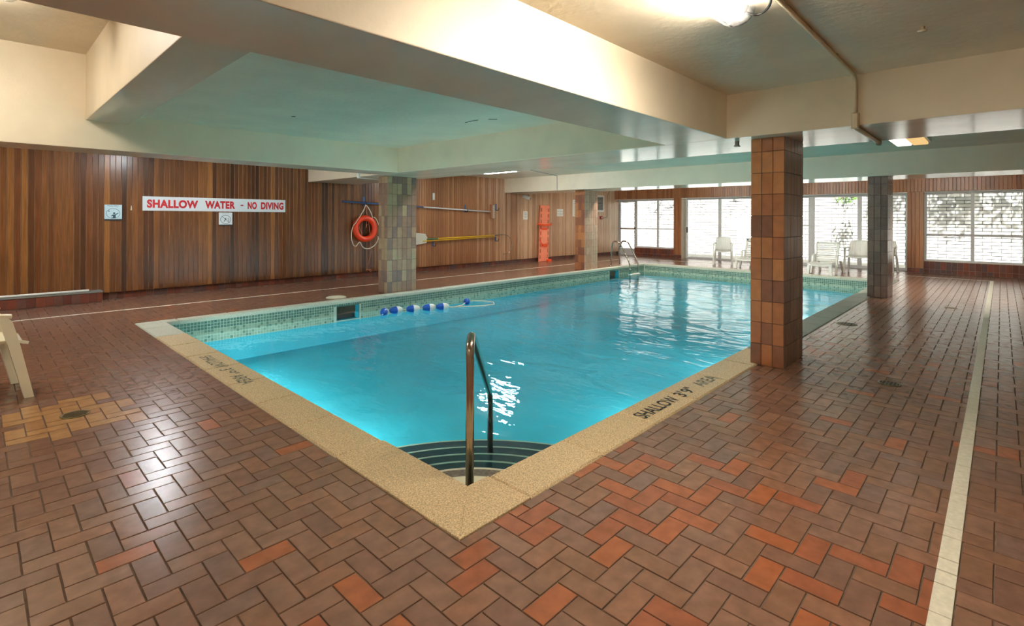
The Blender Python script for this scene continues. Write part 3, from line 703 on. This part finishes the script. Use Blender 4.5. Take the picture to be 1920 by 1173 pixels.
# ------------------------------------------------------------------ rails
def arc_pts(pts, rad_, n=6):
    """round the corners of a polyline"""
    P_ = [Vector(p) for p in pts]; out = [P_[0]]
    for a, b, c in zip(P_[:-2], P_[1:-1], P_[2:]):
        r = min(rad_, (b - a).length * .45, (c - b).length * .45); p0 = b + (a - b).normalized() * r; p1 = b + (c - b).normalized() * r
        for i in range(n + 1):
            t = i / n; out.append((1 - t) ** 2 * p0 + 2 * t * (1 - t) * b + t * t * p1)
    out.append(P_[-1]); return out
hr = thing('handrail', 'bent stainless steel handrail over the corner steps of the pool', 'handrail', (1.852, 2.075, -.13))
b = MB(); b.tube(arc_pts([(1.852, 2.075, -.13), (1.852, 2.075, .71), (1.93, 2.15, .75), (2.885, 2.985, -.02), (2.885, 2.985, -.54)], .13, 8), .0235, 14); b.build('rail', M['steel'], hr)
b = MB(); b.lathe([(.05, -.13), (.05, -.12), (.03, -.11)], (1.852, 2.075, 0), 16); b.build('flange', M['steel'], hr)
ld = thing('pool_ladder', 'steel grab rail ladder at the far left corner of the pool', 'ladder', (13.4, 8.42, 0))
for x in (13.15, 13.62):
    b = MB(); b.tube(arc_pts([(x, 8.44, 0), (x, 8.44, .5), (x, 8.36, .74), (x, 8.16, .72), (x, 7.83, .16), (x, 7.80, 0), (x, 7.80, -.62)], .14, 8), .021, 12); b.build('rail', M['steel'], ld)
    b = MB(); b.lathe([(.055, 0), (.055, .012), (.028, .02)], (x, 8.44, 0), 14); b.build('flange', M['steel'], ld)
b = MB(); b.slab('+z', -.235, 13.13, 13.64, 7.74, 7.84, .035, .008); b.build('tread', M['white'], ld)
b = MB(); b.slab('+z', -.5, 13.13, 13.64, 7.74, 7.84, .035, .008); b.build('tread', M['white'], ld)

# float line
fr = thing('float_line', 'twisted rope with blue and white floats drifting by the left pool wall', 'float line', (5.3, 7.6, WL))
fp = [((4.89, 7.70), .75), ((5.13, 7.70), -.1), ((5.42, 7.60), -.35), ((5.70, 7.50), -.4), ((5.93, 7.40), -.35), ((6.62, 7.52), .9)]
for (c, a) in fp:
    ca, sa = math.cos(a), math.sin(a); mb = MB()
    prof = [(.012, -.125), (.035, -.11), (.055, -.07), (.066, 0), (.066, .004), (.057, .07), (.035, .11), (.012, .125)]
    mb.lathe([(r, h) for r, h in prof], (0, 0, 0), 16, 'x', [0, 0, 0, 1, 1, 1, 1])
    mb.v = [(c[0] + p[0] * ca - p[1] * sa, c[1] + p[0] * sa + p[1] * ca, WL + .025 + p[2]) for p in mb.v]
    mb.build('float', [M['blue'], M['plas']], fr)
b = MB()
b.tube([(4.79, 7.6, WL), (4.98, 7.75, WL + .01), (5.13, 7.70, WL + .02), (5.42, 7.6, WL + .02), (5.7, 7.5, WL + .02), (5.93, 7.4, WL + .02), (6.06, 7.36, WL + .005), (6.3, 7.22, WL + .004), (6.6, 7.02, WL + .004), (6.88, 7.02, WL + .004), (7.03, 7.2, WL + .004), (7.0, 7.45, WL + .004), (6.85, 7.6, WL + .004), (6.62, 7.52, WL + .02), (6.35, 7.35, WL + .004), (6.15, 7.33, WL + .004)], .009, 6)
b.build('rope', M['rope'], fr)

# ------------------------------------------------------------------ floor fittings
def drain(x, y, r, label, z=.001):
    t = thing('floor_drain', label, 'drain', (x, y, 0)); b = MB()
    b.lathe([(r, -.003), (r, z + .002), (r * .82, z + .003), (r * .82, z)], (x, y, 0), 24); t = b.build('rim', M['brass'], t)
    b = MB()
    for i in range(-2, 3):
        h = math.sqrt(max(0, (r * .8) ** 2 - (i * r * .3) ** 2)); b.box(x - h, x + h, y + i * r * .3 - r * .06, y + i * r * .3 + r * .06, z, z + .004)
    b.build('grate_bar', M['brass'], t); b = MB(); b.lathe([(r * .8, z - .001), (r * .8, z + .001)], (x, y, 0), 20); b.build('drain_well', M['black'], t)
drain(.50, 4.75, .085, 'round brass floor drain amid the sandy coloured tiles at the left')
drain(5.41, .69, .085, 'round brass floor drain on the deck right of the rust column')
drain(8.09, 1.50, .12, 'larger round drain beside the right coping between the two right columns')
drain(10.75, .58, .08, 'small flat drain far down the right deck near the window')
b = MB(); b.lathe([(.17, 0), (.17, .012), (.15, .018)], (4.39, 8.44, 0), 28); tag(b.build('skimmer_lid', M['step_pale'], loc=(4.39, 8.44, 0)), 'round white skimmer lid on the deck left of the olive column', 'lid')

# ------------------------------------------------------------------ wall signs
def plate(name, x0, x1, z0, z1, m_, label, cat='sign', d=.012, y=WY):
    t = thing(name, label, cat, ((x0 + x1) / 2, y, (z0 + z1) / 2)); b = MB(); b.slab('-y', y, x0, x1, z0, z1, d, .003); return b.build('panel', m_, t)
WT = lambda x0, z0, y: (lambda a, b: (x0 + a, y, z0 + b))
t = plate('wall_sign', 2.05, 4.54, 1.515, 1.77, M['signw'], 'long white sign reading SHALLOW WATER - NO DIVING in red')
for body, x0, wd in (('SHALLOW', 2.115, .80), ('WATER', 3.03, .53), ('-', 3.66, .05), ('NO', 3.79, .175), ('DIVING', 4.045, .455)):
    if body == '-': b = MB(); b.box(3.66, 3.71, WY - .0135, WY - .012, 1.63, 1.652); b.build('lettering', M['red'], t)
    else: text(body, .150, M['red'], WT(x0, 1.566, WY - .0135), 'lettering', t, .05, width=wd, spacing=1.08)
t = plate('wall_sign', 1.52, 1.76, 1.365, 1.61, M['signb'], 'small square pale blue sign with a showering figure in a ring')
b = MB(); b.box(1.52, 1.765, WY - .014, WY, 1.34, 1.365); b.build('bottom_rail', M['black'], t)
for body, x0, z, wd in (('Shower Before', 1.56, 1.588, .16), ('Swimming', 1.585, 1.567, .115)): text(body, .013, M['inkt'], WT(x0, z, WY - .0135), 'lettering', t, .01, width=wd)
def loop(cx, cz, rx, rz, n=28): return [(cx + rx * math.cos(2 * PI * i / n), WY - .0125, cz + rz * math.sin(2 * PI * i / n)) for i in range(n)]
b = MB(); b.tube(loop(1.638, 1.462, .093, .082), .0028, 5, closed=True); b.build('pictogram_ring', M['inkt'], t)
b = MB(); tp_ = lambda a, c, h: (a, WY - h, c)
b.lathe([(.015, -.0135), (.015, -.012)], (1.652, WY, 1.465), 14, 'y')
b.prism([(1.61, 1.385), (1.675, 1.385), (1.672, 1.43), (1.712, 1.468), (1.706, 1.475), (1.662, 1.442), (1.632, 1.442), (1.607, 1.418), (1.607, 1.411), (1.636, 1.42), (1.636, 1.40)], .012, .0135, 0, tp_)
b.prism([(1.568, 1.505), (1.59, 1.512), (1.588, 1.496), (1.578, 1.49)], .012, .0135, 0, tp_); b.build('pictogram', M['inkt'], t)
t = plate('wall_sign', 3.27, 3.51, 1.262, 1.495, M['signw'], 'small square white sign with a crossed out diver under the long sign')
b = MB(); b.box(3.27, 3.51, WY - .014, WY, 1.24, 1.262); b.build('bottom_rail', M['black'], t)
text('No Diving', .015, M['ink'], WT(3.335, 1.463, WY - .0135), 'lettering', t, .01, width=.11)
b = MB(); b.tube(loop(3.388, 1.362, .09, .082), .0035, 5, closed=True); b.tube([(3.325, WY - .0125, 1.42), (3.45, WY - .0125, 1.304)], .0035, 5); b.build('prohibition_ring', M['ink'], t)
b = MB(); b.prism([(3.383, 1.388), (3.392, 1.388), (3.398, 1.36), (3.378, 1.34), (3.36, 1.318), (3.352, 1.322), (3.378, 1.358)], .012, .0135, 0, tp_)
b.prism([(3.44, 1.32), (3.447, 1.32), (3.447, 1.392), (3.44, 1.392)], .012, .0135, 0, tp_); b.build('pictogram', M['ink'], t)
def paper(x0, x1, z0, z1, label, cols=1, rows=4):
    t = plate('notice_paper', x0, x1, z0, z1, M['white'], label, 'notice', .006); b = MB(); w_ = (x1 - x0) / cols
    for c in range(cols):
        for r in range(rows):
            z = z1 - (r + 1) * (z1 - z0) / (rows + 1); b.box(x0 + c * w_ + w_ * .2, x0 + (c + 1) * w_ - w_ * .2, WY - .0072, WY - .006, z - .008, z + .008)
    b.build('printed_lines', M['inkg'], t); return t
paper(12.0, 12.2, 1.37, 1.63, 'narrow white notice on the wall left of the orange rescue board')
paper(13.70, 14.04, 1.48, 1.73, 'white notice with faint print right of the orange rescue board', 3, 2)
paper(14.58, 15.0, 1.48, 2.07, 'tall white notice half hidden behind the tan column', 1, 8)
t = plate('display_board', 15.85, 16.5, 1.66, 2.28, M['white'], 'framed dark notice board with white edge right of the tan column', 'notice board', .04)
b = MB(); b.slab('-y', WY - .04, 15.91, 16.44, 1.72, 2.22, .006, .002); b.build('dark_sheet', M['grey'], t)
b = MB(); [b.box(15.95, 16.40, WY - .0475, WY - .046, 1.76 + .05 * i, 1.775 + .05 * i) for i in range(9)]; b.build('printed_lines', M['black'], t)
t = thing('fire_alarm', 'small red pull alarm on the wall below the dark notice board', 'alarm', (16.33, WY, 1.44)); b = MB(); b.slab('-y', WY, 16.27, 16.40, 1.38, 1.50, .05, .008); t = b.build('call_box', M['redp'], t)
b = MB(); b.slab('-y', WY - .05, 16.30, 16.37, 1.42, 1.45, .015, .004); b.build('pull_handle', M['white'], t)
b = MB(); b.tube(arc_pts([(16.40, WY - .02, 1.44), (16.75, WY - .02, 1.44), (16.75, WY - .02, 2.3), (17.0, WY - .02, 2.55)], .1), .012, 6); tag(b.build('alarm_conduit', M['grey'], loc=(16.75, WY - .02, 1.44)), 'thin bent conduit rising from the red pull alarm to the ceiling', 'conduit')
t = thing('security_camera', 'small white dome-eyed camera high on the boarded wall', 'camera', (12.04, WY, 2.08))
b = MB(); b.lathe([(.05, 0), (.05, -.03), (.02, -.04), (.02, -.1)], (12.0, WY, 2.1), 14, 'y'); b.build('bracket', M['plas'], t)
b = MB(); b.tube([(11.96, WY - .06, 2.1), (12.1, WY - .2, 2.03)], .05, 14); t = b.build('camera_body', M['plas'], t)
b = MB(); b.tube([(12.1, WY - .2, 2.03), (12.112, WY - .212, 2.024)], .034, 14); b.build('camera_lens', M['black'], t)
b = MB(); b.slab('-y', WY, 8.41, 8.48, 1.885, 2.07, .03, .012); tag(b.build('wall_fitting', M['plas'], loc=(8.45, WY, 1.98)), 'small white oblong fitting on the boards above the silver pole', 'fitting')
b = MB(); b.prism([(1.88, 1.52), (1.90, 1.52), (1.895, 1.60), (1.888, 1.60)], 0, .004, 0, lambda a, c, h: (a, WY - h, c)); tag(b.build('wood_chip_mark', M['offwhite'], loc=(1.89, WY, 1.55)), 'pale splinter mark on the boards between the shower sign and long sign', 'mark')

# ------------------------------------------------------------------ rescue and cleaning gear
PYY = WY - .09
def hook(x, z, label):
    t = thing('wall_hook', label, 'hook', (x, WY, z)); b = MB(); b.slab('-y', WY, x - .025, x + .025, z - .05, z + .16, .012, .003); t = b.build('hook_plate', M['blued'], t)
    b = MB(); b.tube(arc_pts([(x, WY - .01, z - .03), (x, WY - .12, z - .04), (x, WY - .13, z + .04)], .03), .01, 6); b.build('hook_arm', M['black'], t)
zp = lambda x: 1.775 + (x - 5.79) * (1.595 - 1.775) / (10.5 - 5.79)
hook(6.38, zp(6.38) - .01, 'blue wall hook above the orange life ring'); hook(9.56, zp(9.56) - .01, 'dark wall hook midway along the silver brush pole')
t = thing('brush_pole', 'long blue and silver pole with wooden brush head hung on the wall', 'brush', (8.1, PYY, zp(8.1)))
b = MB(); b.tube([(5.79, PYY, zp(5.79)), (8.05, PYY, zp(8.05))], .02, 8); b.build('blue_grip', M['blued'], t)
b = MB(); b.tube([(8.05, PYY, zp(8.05)), (10.5, PYY, zp(10.5))], .017, 8); b.build('pole', M['alu'], t)
b = MB(); b.slab('-y', PYY + .03, 10.47, 10.54, 1.39, 1.81, .06, .008); t = b.build('brush_head', M['wood'], t)
b = MB()
for i in range(14): b.box(10.54, 10.62 + .01 * (i % 3), PYY - .02, PYY + .02, 1.405 + i * .028, 1.42 + i * .028)
b.build('bristles', M['net'], t, kind='stuff')
hook(10.78, 1.68, 'dark wall hook right of the wooden brush head')
hook(8.44, .70, 'blue wall hook under the yellow poles beside the skimmer net'); hook(10.77, .76, 'blue wall hook under the right end of the yellow poles')
t = thing('leaf_skimmer', 'yellow pole with a pale leaf skimmer net at its left end', 'skimmer', (9.4, PYY, .85))
b = MB(); b.tube([(8.05, PYY, .80), (10.7, PYY, .865)], .016, 8); b.build('pole', M['yellow'], t)
b = MB(); b.tube([(7.7, PYY, .70), (7.7, PYY, 1.03), (8.12, PYY, .98), (8.18, PYY, .88), (8.15, PYY, .76)], .008, 6, closed=True); t = b.build('net_rim', M['plas'], t)
b = MB(); b.prism([(7.7, .70), (7.7, 1.03), (8.12, .98), (8.18, .88), (8.15, .76)], -.004, .004, 0, lambda a, c, h: (a, PYY + h, c)); b.build('net', M['net'], t)
t = thing('rescue_hook', 'yellow pole with a thin grey hook loop at its right end', 'rescue hook', (9.6, PYY - .02, .88))
b = MB(); b.tube([(8.24, PYY - .03, .855), (10.62, PYY - .03, .905)], .017, 8); b.build('pole', M['yellow'], t)
b = MB(); b.tube([(8.16, PYY - .03, .853), (8.5, PYY - .03, .861)], .0205, 8); b.build('green_grip', M['green'], t)
b = MB(); b.tube([(10.62, PYY - .03, .905), (10.95, PYY - .03, .91)], .013, 8); b.build('ferrule', M['steel'], t)
b = MB(); b.tube(bez((10.95, PYY - .03, .91), (11.45, PYY - .03, .95), (11.55, PYY - .03, .30), (10.98, PYY - .03, .33), 18), .009, 6); b.build('hook_loop', M['steel'], t)
# life ring
RC = (6.36, WY - .11, 1.15)
t = thing('life_ring', 'orange life ring with cream rope hanging on the boarded wall', 'life ring', RC)
b = MB(); b.tube([(RC[0] + .25 * math.cos(a), RC[1], RC[2] + .25 * math.sin(a)) for a in [2 * PI * i / 36 for i in range(36)]], .068, 14, closed=True); b.build('ring', M['ring'], t)
yr = RC[1] - .06; b = MB()
b.tube(bez((6.38, yr + .07, 1.72), (6.3, yr, 1.55), (6.15, yr, 1.4), (6.07, yr, 1.27), 8), .011, 6)
b.tube(bez((6.38, yr + .07, 1.72), (6.45, yr, 1.6), (6.5, yr, 1.5), (6.52, yr, 1.4), 8), .011, 6)
b.tube(bez((6.07, yr, 1.27), (5.93, yr, 1.2), (5.95, yr, .70), (6.10, yr, .75), 10) + bez((6.10, yr, .75), (6.2, yr, .9), (6.2, yr, .82), (6.25, yr, .74), 6) + bez((6.25, yr, .74), (6.38, yr, .58), (6.68, yr, .75), (6.68, yr, .95), 10), .011, 6)
b.tube(bez((6.55, yr, 1.42), (6.66, yr, 1.4), (6.68, yr, 1.2), (6.78, yr, 1.02), 8), .011, 6); b.tube(bez((6.66, yr, .96), (6.72, yr, .92), (6.75, yr, .9), (6.8, yr, .93), 5), .011, 6)
b.build('rope', M['rope'], t); b = MB(); y2 = RC[1] + .02
for q in (bez((6.38, y2, 1.7), (6.3, y2, 1.4), (6.25, y2, 1.0), (6.3, y2, 1.05), 10), bez((6.39, y2, 1.7), (6.45, y2, 1.3), (6.36, y2, 1.0), (6.42, y2, 1.25), 10), bez((6.4, y2, 1.6), (6.5, y2, 1.2), (6.46, yr - .02, .9), (6.47, yr - .02, .62), 10), bez((6.47, yr - .02, .62), (6.52, y2, .4), (6.42, y2, .3), (6.45, y2, .22), 8), bez((6.45, y2, .22), (6.35, y2, .1), (6.40, y2, .2), (6.47, y2, .17), 8), bez((6.47, y2, .17), (6.6, y2, .2), (6.52, y2, .05), (6.46, y2, .2), 8), bez((6.2, y2, 1.2), (6.34, y2, 1.0), (6.3, y2, .9), (6.18, y2, 1.0), 8)): b.tube(q, .006, 5)
b.build('twine', M['twine'], t)
# orange rescue board leaning on the wall
t = thing('rescue_board', 'tall orange plastic spine board leaning against the boarded wall', 'rescue board', (12.80, 10.83, 0))
LN = math.atan2(.10, 1.82)
BD = lambda a, c, h: (12.80 + .104 * c + a, 10.83 + c * math.sin(LN) - h * math.cos(LN), .005 + c * math.cos(LN) + h * math.sin(LN))
xs = [-.235, -.205, -.150, .150, .205, .235]; ys = [0, .06]; holes = set()
for k in range(9): ys += [.10 + k * .19, .215 + k * .19]
ys += [1.83]; ys = sorted(set(ys))
for j in range(len(ys) - 1):
    if j >= 2 and j % 2 == 0: holes |= {(1, j), (3, j)}
b = MB(); b.holed(xs, ys, holes, .02, .05, BD); b.build('board', M['orange'], t)
b = MB()
for z in (.5, 1.02): b.prism([(-.13, z), (.13, z), (.12, z + .07), (-.12, z + .07)], .05, .058, 0, BD)
b.build('pad', M['strap'], t)
def ribbon(pts, wv):
    mb = MB(); 
    for p in pts: q = Vector(p); mb.v += [tuple(q - Vector(wv)), tuple(q + Vector(wv))]
    for i in range(len(pts) - 1): mb.face([2 * i, 2 * i + 2, 2 * i + 3, 2 * i + 1], 0, True)
    return mb
n = 24; pts = [(12.86 + .36 * math.cos(a), 10.82 - .02 + .10 * math.sin(a), 1.24 + .05 * math.sin(a)) for a in [PI + PI * i / n for i in range(n + 1)]]
r = ribbon(pts, (0, .003, .028)).build('strap', M['strap'], t); m_ = r.modifiers.new('s', 'SOLIDIFY'); m_.thickness = .006
pts = bez(BD(-.24, .72, .05), BD(-.14, .45, .14), BD(.16, .40, .14), BD(.24, .72, .05), 14); r = ribbon(pts, (0, .004, .028)).build('strap', M['strap'], t); m_ = r.modifiers.new('s', 'SOLIDIFY'); m_.thickness = .006
b = MB(); b.slab('+z', 0, 12.95, 13.12, 10.70, 10.82, .07, .015); b.build('foot_block', M['strap'], t)

# ------------------------------------------------------------------ plastic chairs
def panel(mb, fn, nu, nv, th):
    """double-sided curved panel; fn(u,v)->xyz with u,v in 0..1"""
    P_ = [[Vector(fn(i / nu, j / nv)) for j in range(nv + 1)] for i in range(nu + 1)]; b = len(mb.v)
    N = [[None] * (nv + 1) for _ in range(nu + 1)]
    for i in range(nu + 1):
        for j in range(nv + 1):
            du = P_[min(i + 1, nu)][j] - P_[max(i - 1, 0)][j]; dv = P_[i][min(j + 1, nv)] - P_[i][max(j - 1, 0)]; N[i][j] = du.cross(dv).normalized()
    for s in (0, 1):
        for i in range(nu + 1):
            for j in range(nv + 1): mb.v.append(tuple(P_[i][j] + N[i][j] * (th if s else 0)))
    id_ = lambda s, i, j: b + s * (nu + 1) * (nv + 1) + i * (nv + 1) + j
    for i in range(nu):
        for j in range(nv):
            mb.face([id_(0, i, j), id_(0, i, j + 1), id_(0, i + 1, j + 1), id_(0, i + 1, j)], 0, True); mb.face([id_(1, i, j), id_(1, i + 1, j), id_(1, i + 1, j + 1), id_(1, i, j + 1)], 0, True)
    for i in range(nu):
        for j in (0, nv): mb.face([id_(0, i, j), id_(0, i + 1, j), id_(1, i + 1, j), id_(1, i, j)])
    for j in range(nv):
        for i in (0, nu): mb.face([id_(0, i, j), id_(0, i, j + 1), id_(1, i, j + 1), id_(1, i, j)])
    return mb
def post(mb, pts, wx, wy):
    """rectangular bar along points; half sizes lists"""
    b = len(mb.v); n = len(pts)
    for i, p in enumerate(pts):
        a, c = wx[i], wy[i]; mb.v += [(p[0] - a, p[1] - c, p[2]), (p[0] + a, p[1] - c, p[2]), (p[0] + a, p[1] + c, p[2]), (p[0] - a, p[1] + c, p[2])]
    for i in range(n - 1):
        for k in range(4): k2 = (k + 1) % 4; mb.face([b + i * 4 + k, b + i * 4 + k2, b + i * 4 + 4 + k2, b + i * 4 + 4 + k])
    mb.face([b, b + 3, b + 2, b + 1]); mb.face([b + n * 4 - 4 + k for k in range(4)]); return mb
def armchair(label, m_, slant, group=None):
    t = thing('armchair', label, 'chair', (0, 0, 0), group)
    b = MB(); panel(b, lambda u, v: (-.23 + .50 * u, (-.235 + .47 * v) * (1 - .06 * (1 - u)), .425 + .015 * math.cos(PI * (v - .5) * 2) * -1 - .035 * max(0, u - .85) / .15 - .012 * math.sin(PI * u)), 10, 8, .02); b.build('seat', m_, t)
    b = MB(); panel(b, lambda u, v: (-.225 - .10 * u - .05 * math.cos(PI * (v - .5)) + .004 * math.cos(v * 16 * PI), (v - .5) * (.47 - .06 * u - .05 * max(0, u - .85) / .15), .42 + .43 * u - .025 * abs(2 * v - 1) ** 3 * u), 10, 32, .015); b.build('backrest', m_, t)
    for s in (-1, 1):
        f0 = .27; f1 = .27 - slant
        b = MB(); post(b, [(f0, s * .27, 0), (f0 - slant * .66, s * .262, .42), (f1, s * .262, .60), (f1 - .02, s * .262, .632)], [.028, .034, .036, .03], [.022, .022, .022, .022]); b.build('leg', m_, t)
        b = MB(); post(b, [(-.33, s * .25, 0), (-.26, s * .225, .42)], [.022, .032], [.02, .024]); b.build('leg', m_, t)
        b = MB(); panel(b, lambda u, v: (f1 + .03 - (f1 + .30) * u, s * (.262 - .03 * u) + (v - .5) * .055, .635 + .02 * math.sin(PI * u) - .01 * abs(2 * v - 1)), 8, 4, -.022); b.build('armrest', m_, t)
    return t
def lounger(label, m_):
    t = thing('sun_lounger', label, 'lounger', (0, 0, 0))
    b = MB(); panel(b, lambda u, v: (.62 - .72 * u, (v - .5) * .50, .285 - .03 * math.sin(PI * v) + .015 * math.sin(PI * u) - .03 * (1 - u) ** 6), 10, 10, .022); b.build('seat', m_, t)
    th = math.radians(62); BK = lambda u, v: (-.08 - .56 * u * math.cos(th), v, .28 + .60 * u * math.sin(th))
    b = MB()
    for s in (-1, 1): panel(b, lambda u, v: BK(u, s * .245 + (v - .5) * .05), 6, 1, .028)
    panel(b, lambda u, v: BK(.90 + .1 * u, (v - .5) * .5), 1, 6, .028); bf = b.build('back_frame', m_, t)
    for k in range(9):
        u0 = .04 + k * .095; b = MB(); panel(b, lambda u, v: (lambda p: (p[0] - .02 * math.sin(PI * v), p[1], p[2]))(BK(u0 + .066 * u, (v - .5) * .46)), 1, 8, .014); b.build('slat', m_, bf)
    for s in (-1, 1):
        b = MB(); post(b, [(.60, s * .255, 0), (.56, s * .235, .28)], [.025, .035], [.035, .028]); b.build('leg', m_, t)
        b = MB(); post(b, [(-.72, s * .27, 0), (-.5, s * .255, .30)], [.022, .03], [.025, .025]); b.build('leg', m_, t)
        b = MB(); post(b, [(.17, s * .285, 0), (.06, s * .275, .28), (.02, s * .275, .44)], [.03, .035, .035], [.022, .022, .022]); b.build('leg', m_, t)
        b = MB(); panel(b, lambda u, v: (.06 - .40 * u, s * .275 + (v - .5) * .055, .45 + .012 * math.sin(PI * u)), 6, 3, -.022); b.build('armrest', m_, t)
    return t
def place(o, x, y, ang): o.location = (x, y, 0.001); o.rotation_euler = (0, 0, ang); return o
c0 = armchair('ivory plastic armchair cut off by the left edge of the photo', M['offwhite'], .13); place(c0, .004, 5.712, .1)
c1 = armchair('white plastic armchair before the left sliding glass door', M['plas'], .05); place(c1, 16.10, 6.27, PI + .35)
c2 = copy_tree(c1); c2['label'] = 'white plastic armchair just left of the dark umber column'; place(c2, 16.2, 2.76, PI + .05)
c3 = copy_tree(c1); c3['label'] = 'white plastic armchair almost hidden behind the dark umber column'; place(c3, 16.95, 2.30, PI - .1)
l1 = lounger('low white plastic lounger right of the rust column, slatted back in view', M['plas']); place(l1, 15.39, 3.345, PI)
l2 = copy_tree(l1); l2['label'] = 'low white plastic lounger half hidden behind the left side of the rust column'; place(l2, 15.73, 5.28, PI)

GR = {'tiled_column': 'tiled columns round the pool', 'ceiling_lamp': 'lamps on the ceilings', 'floor_drain': 'drains in the brick deck', 'wall_hook': 'hooks on the boarded wall', 'armchair': 'plastic armchairs', 'sun_lounger': 'plastic loungers by the glass doors', 'notice_paper': 'notices on the boarded wall', 'wall_sign': 'signs on the boarded wall', 'tree': 'trees beyond the block wall', 'conduit': 'conduits on the beams'}
for o in list(COL.objects):
    k_ = o.name.split('.')[0]
    if o.parent is None and k_ in GR: o['group'] = GR[k_]
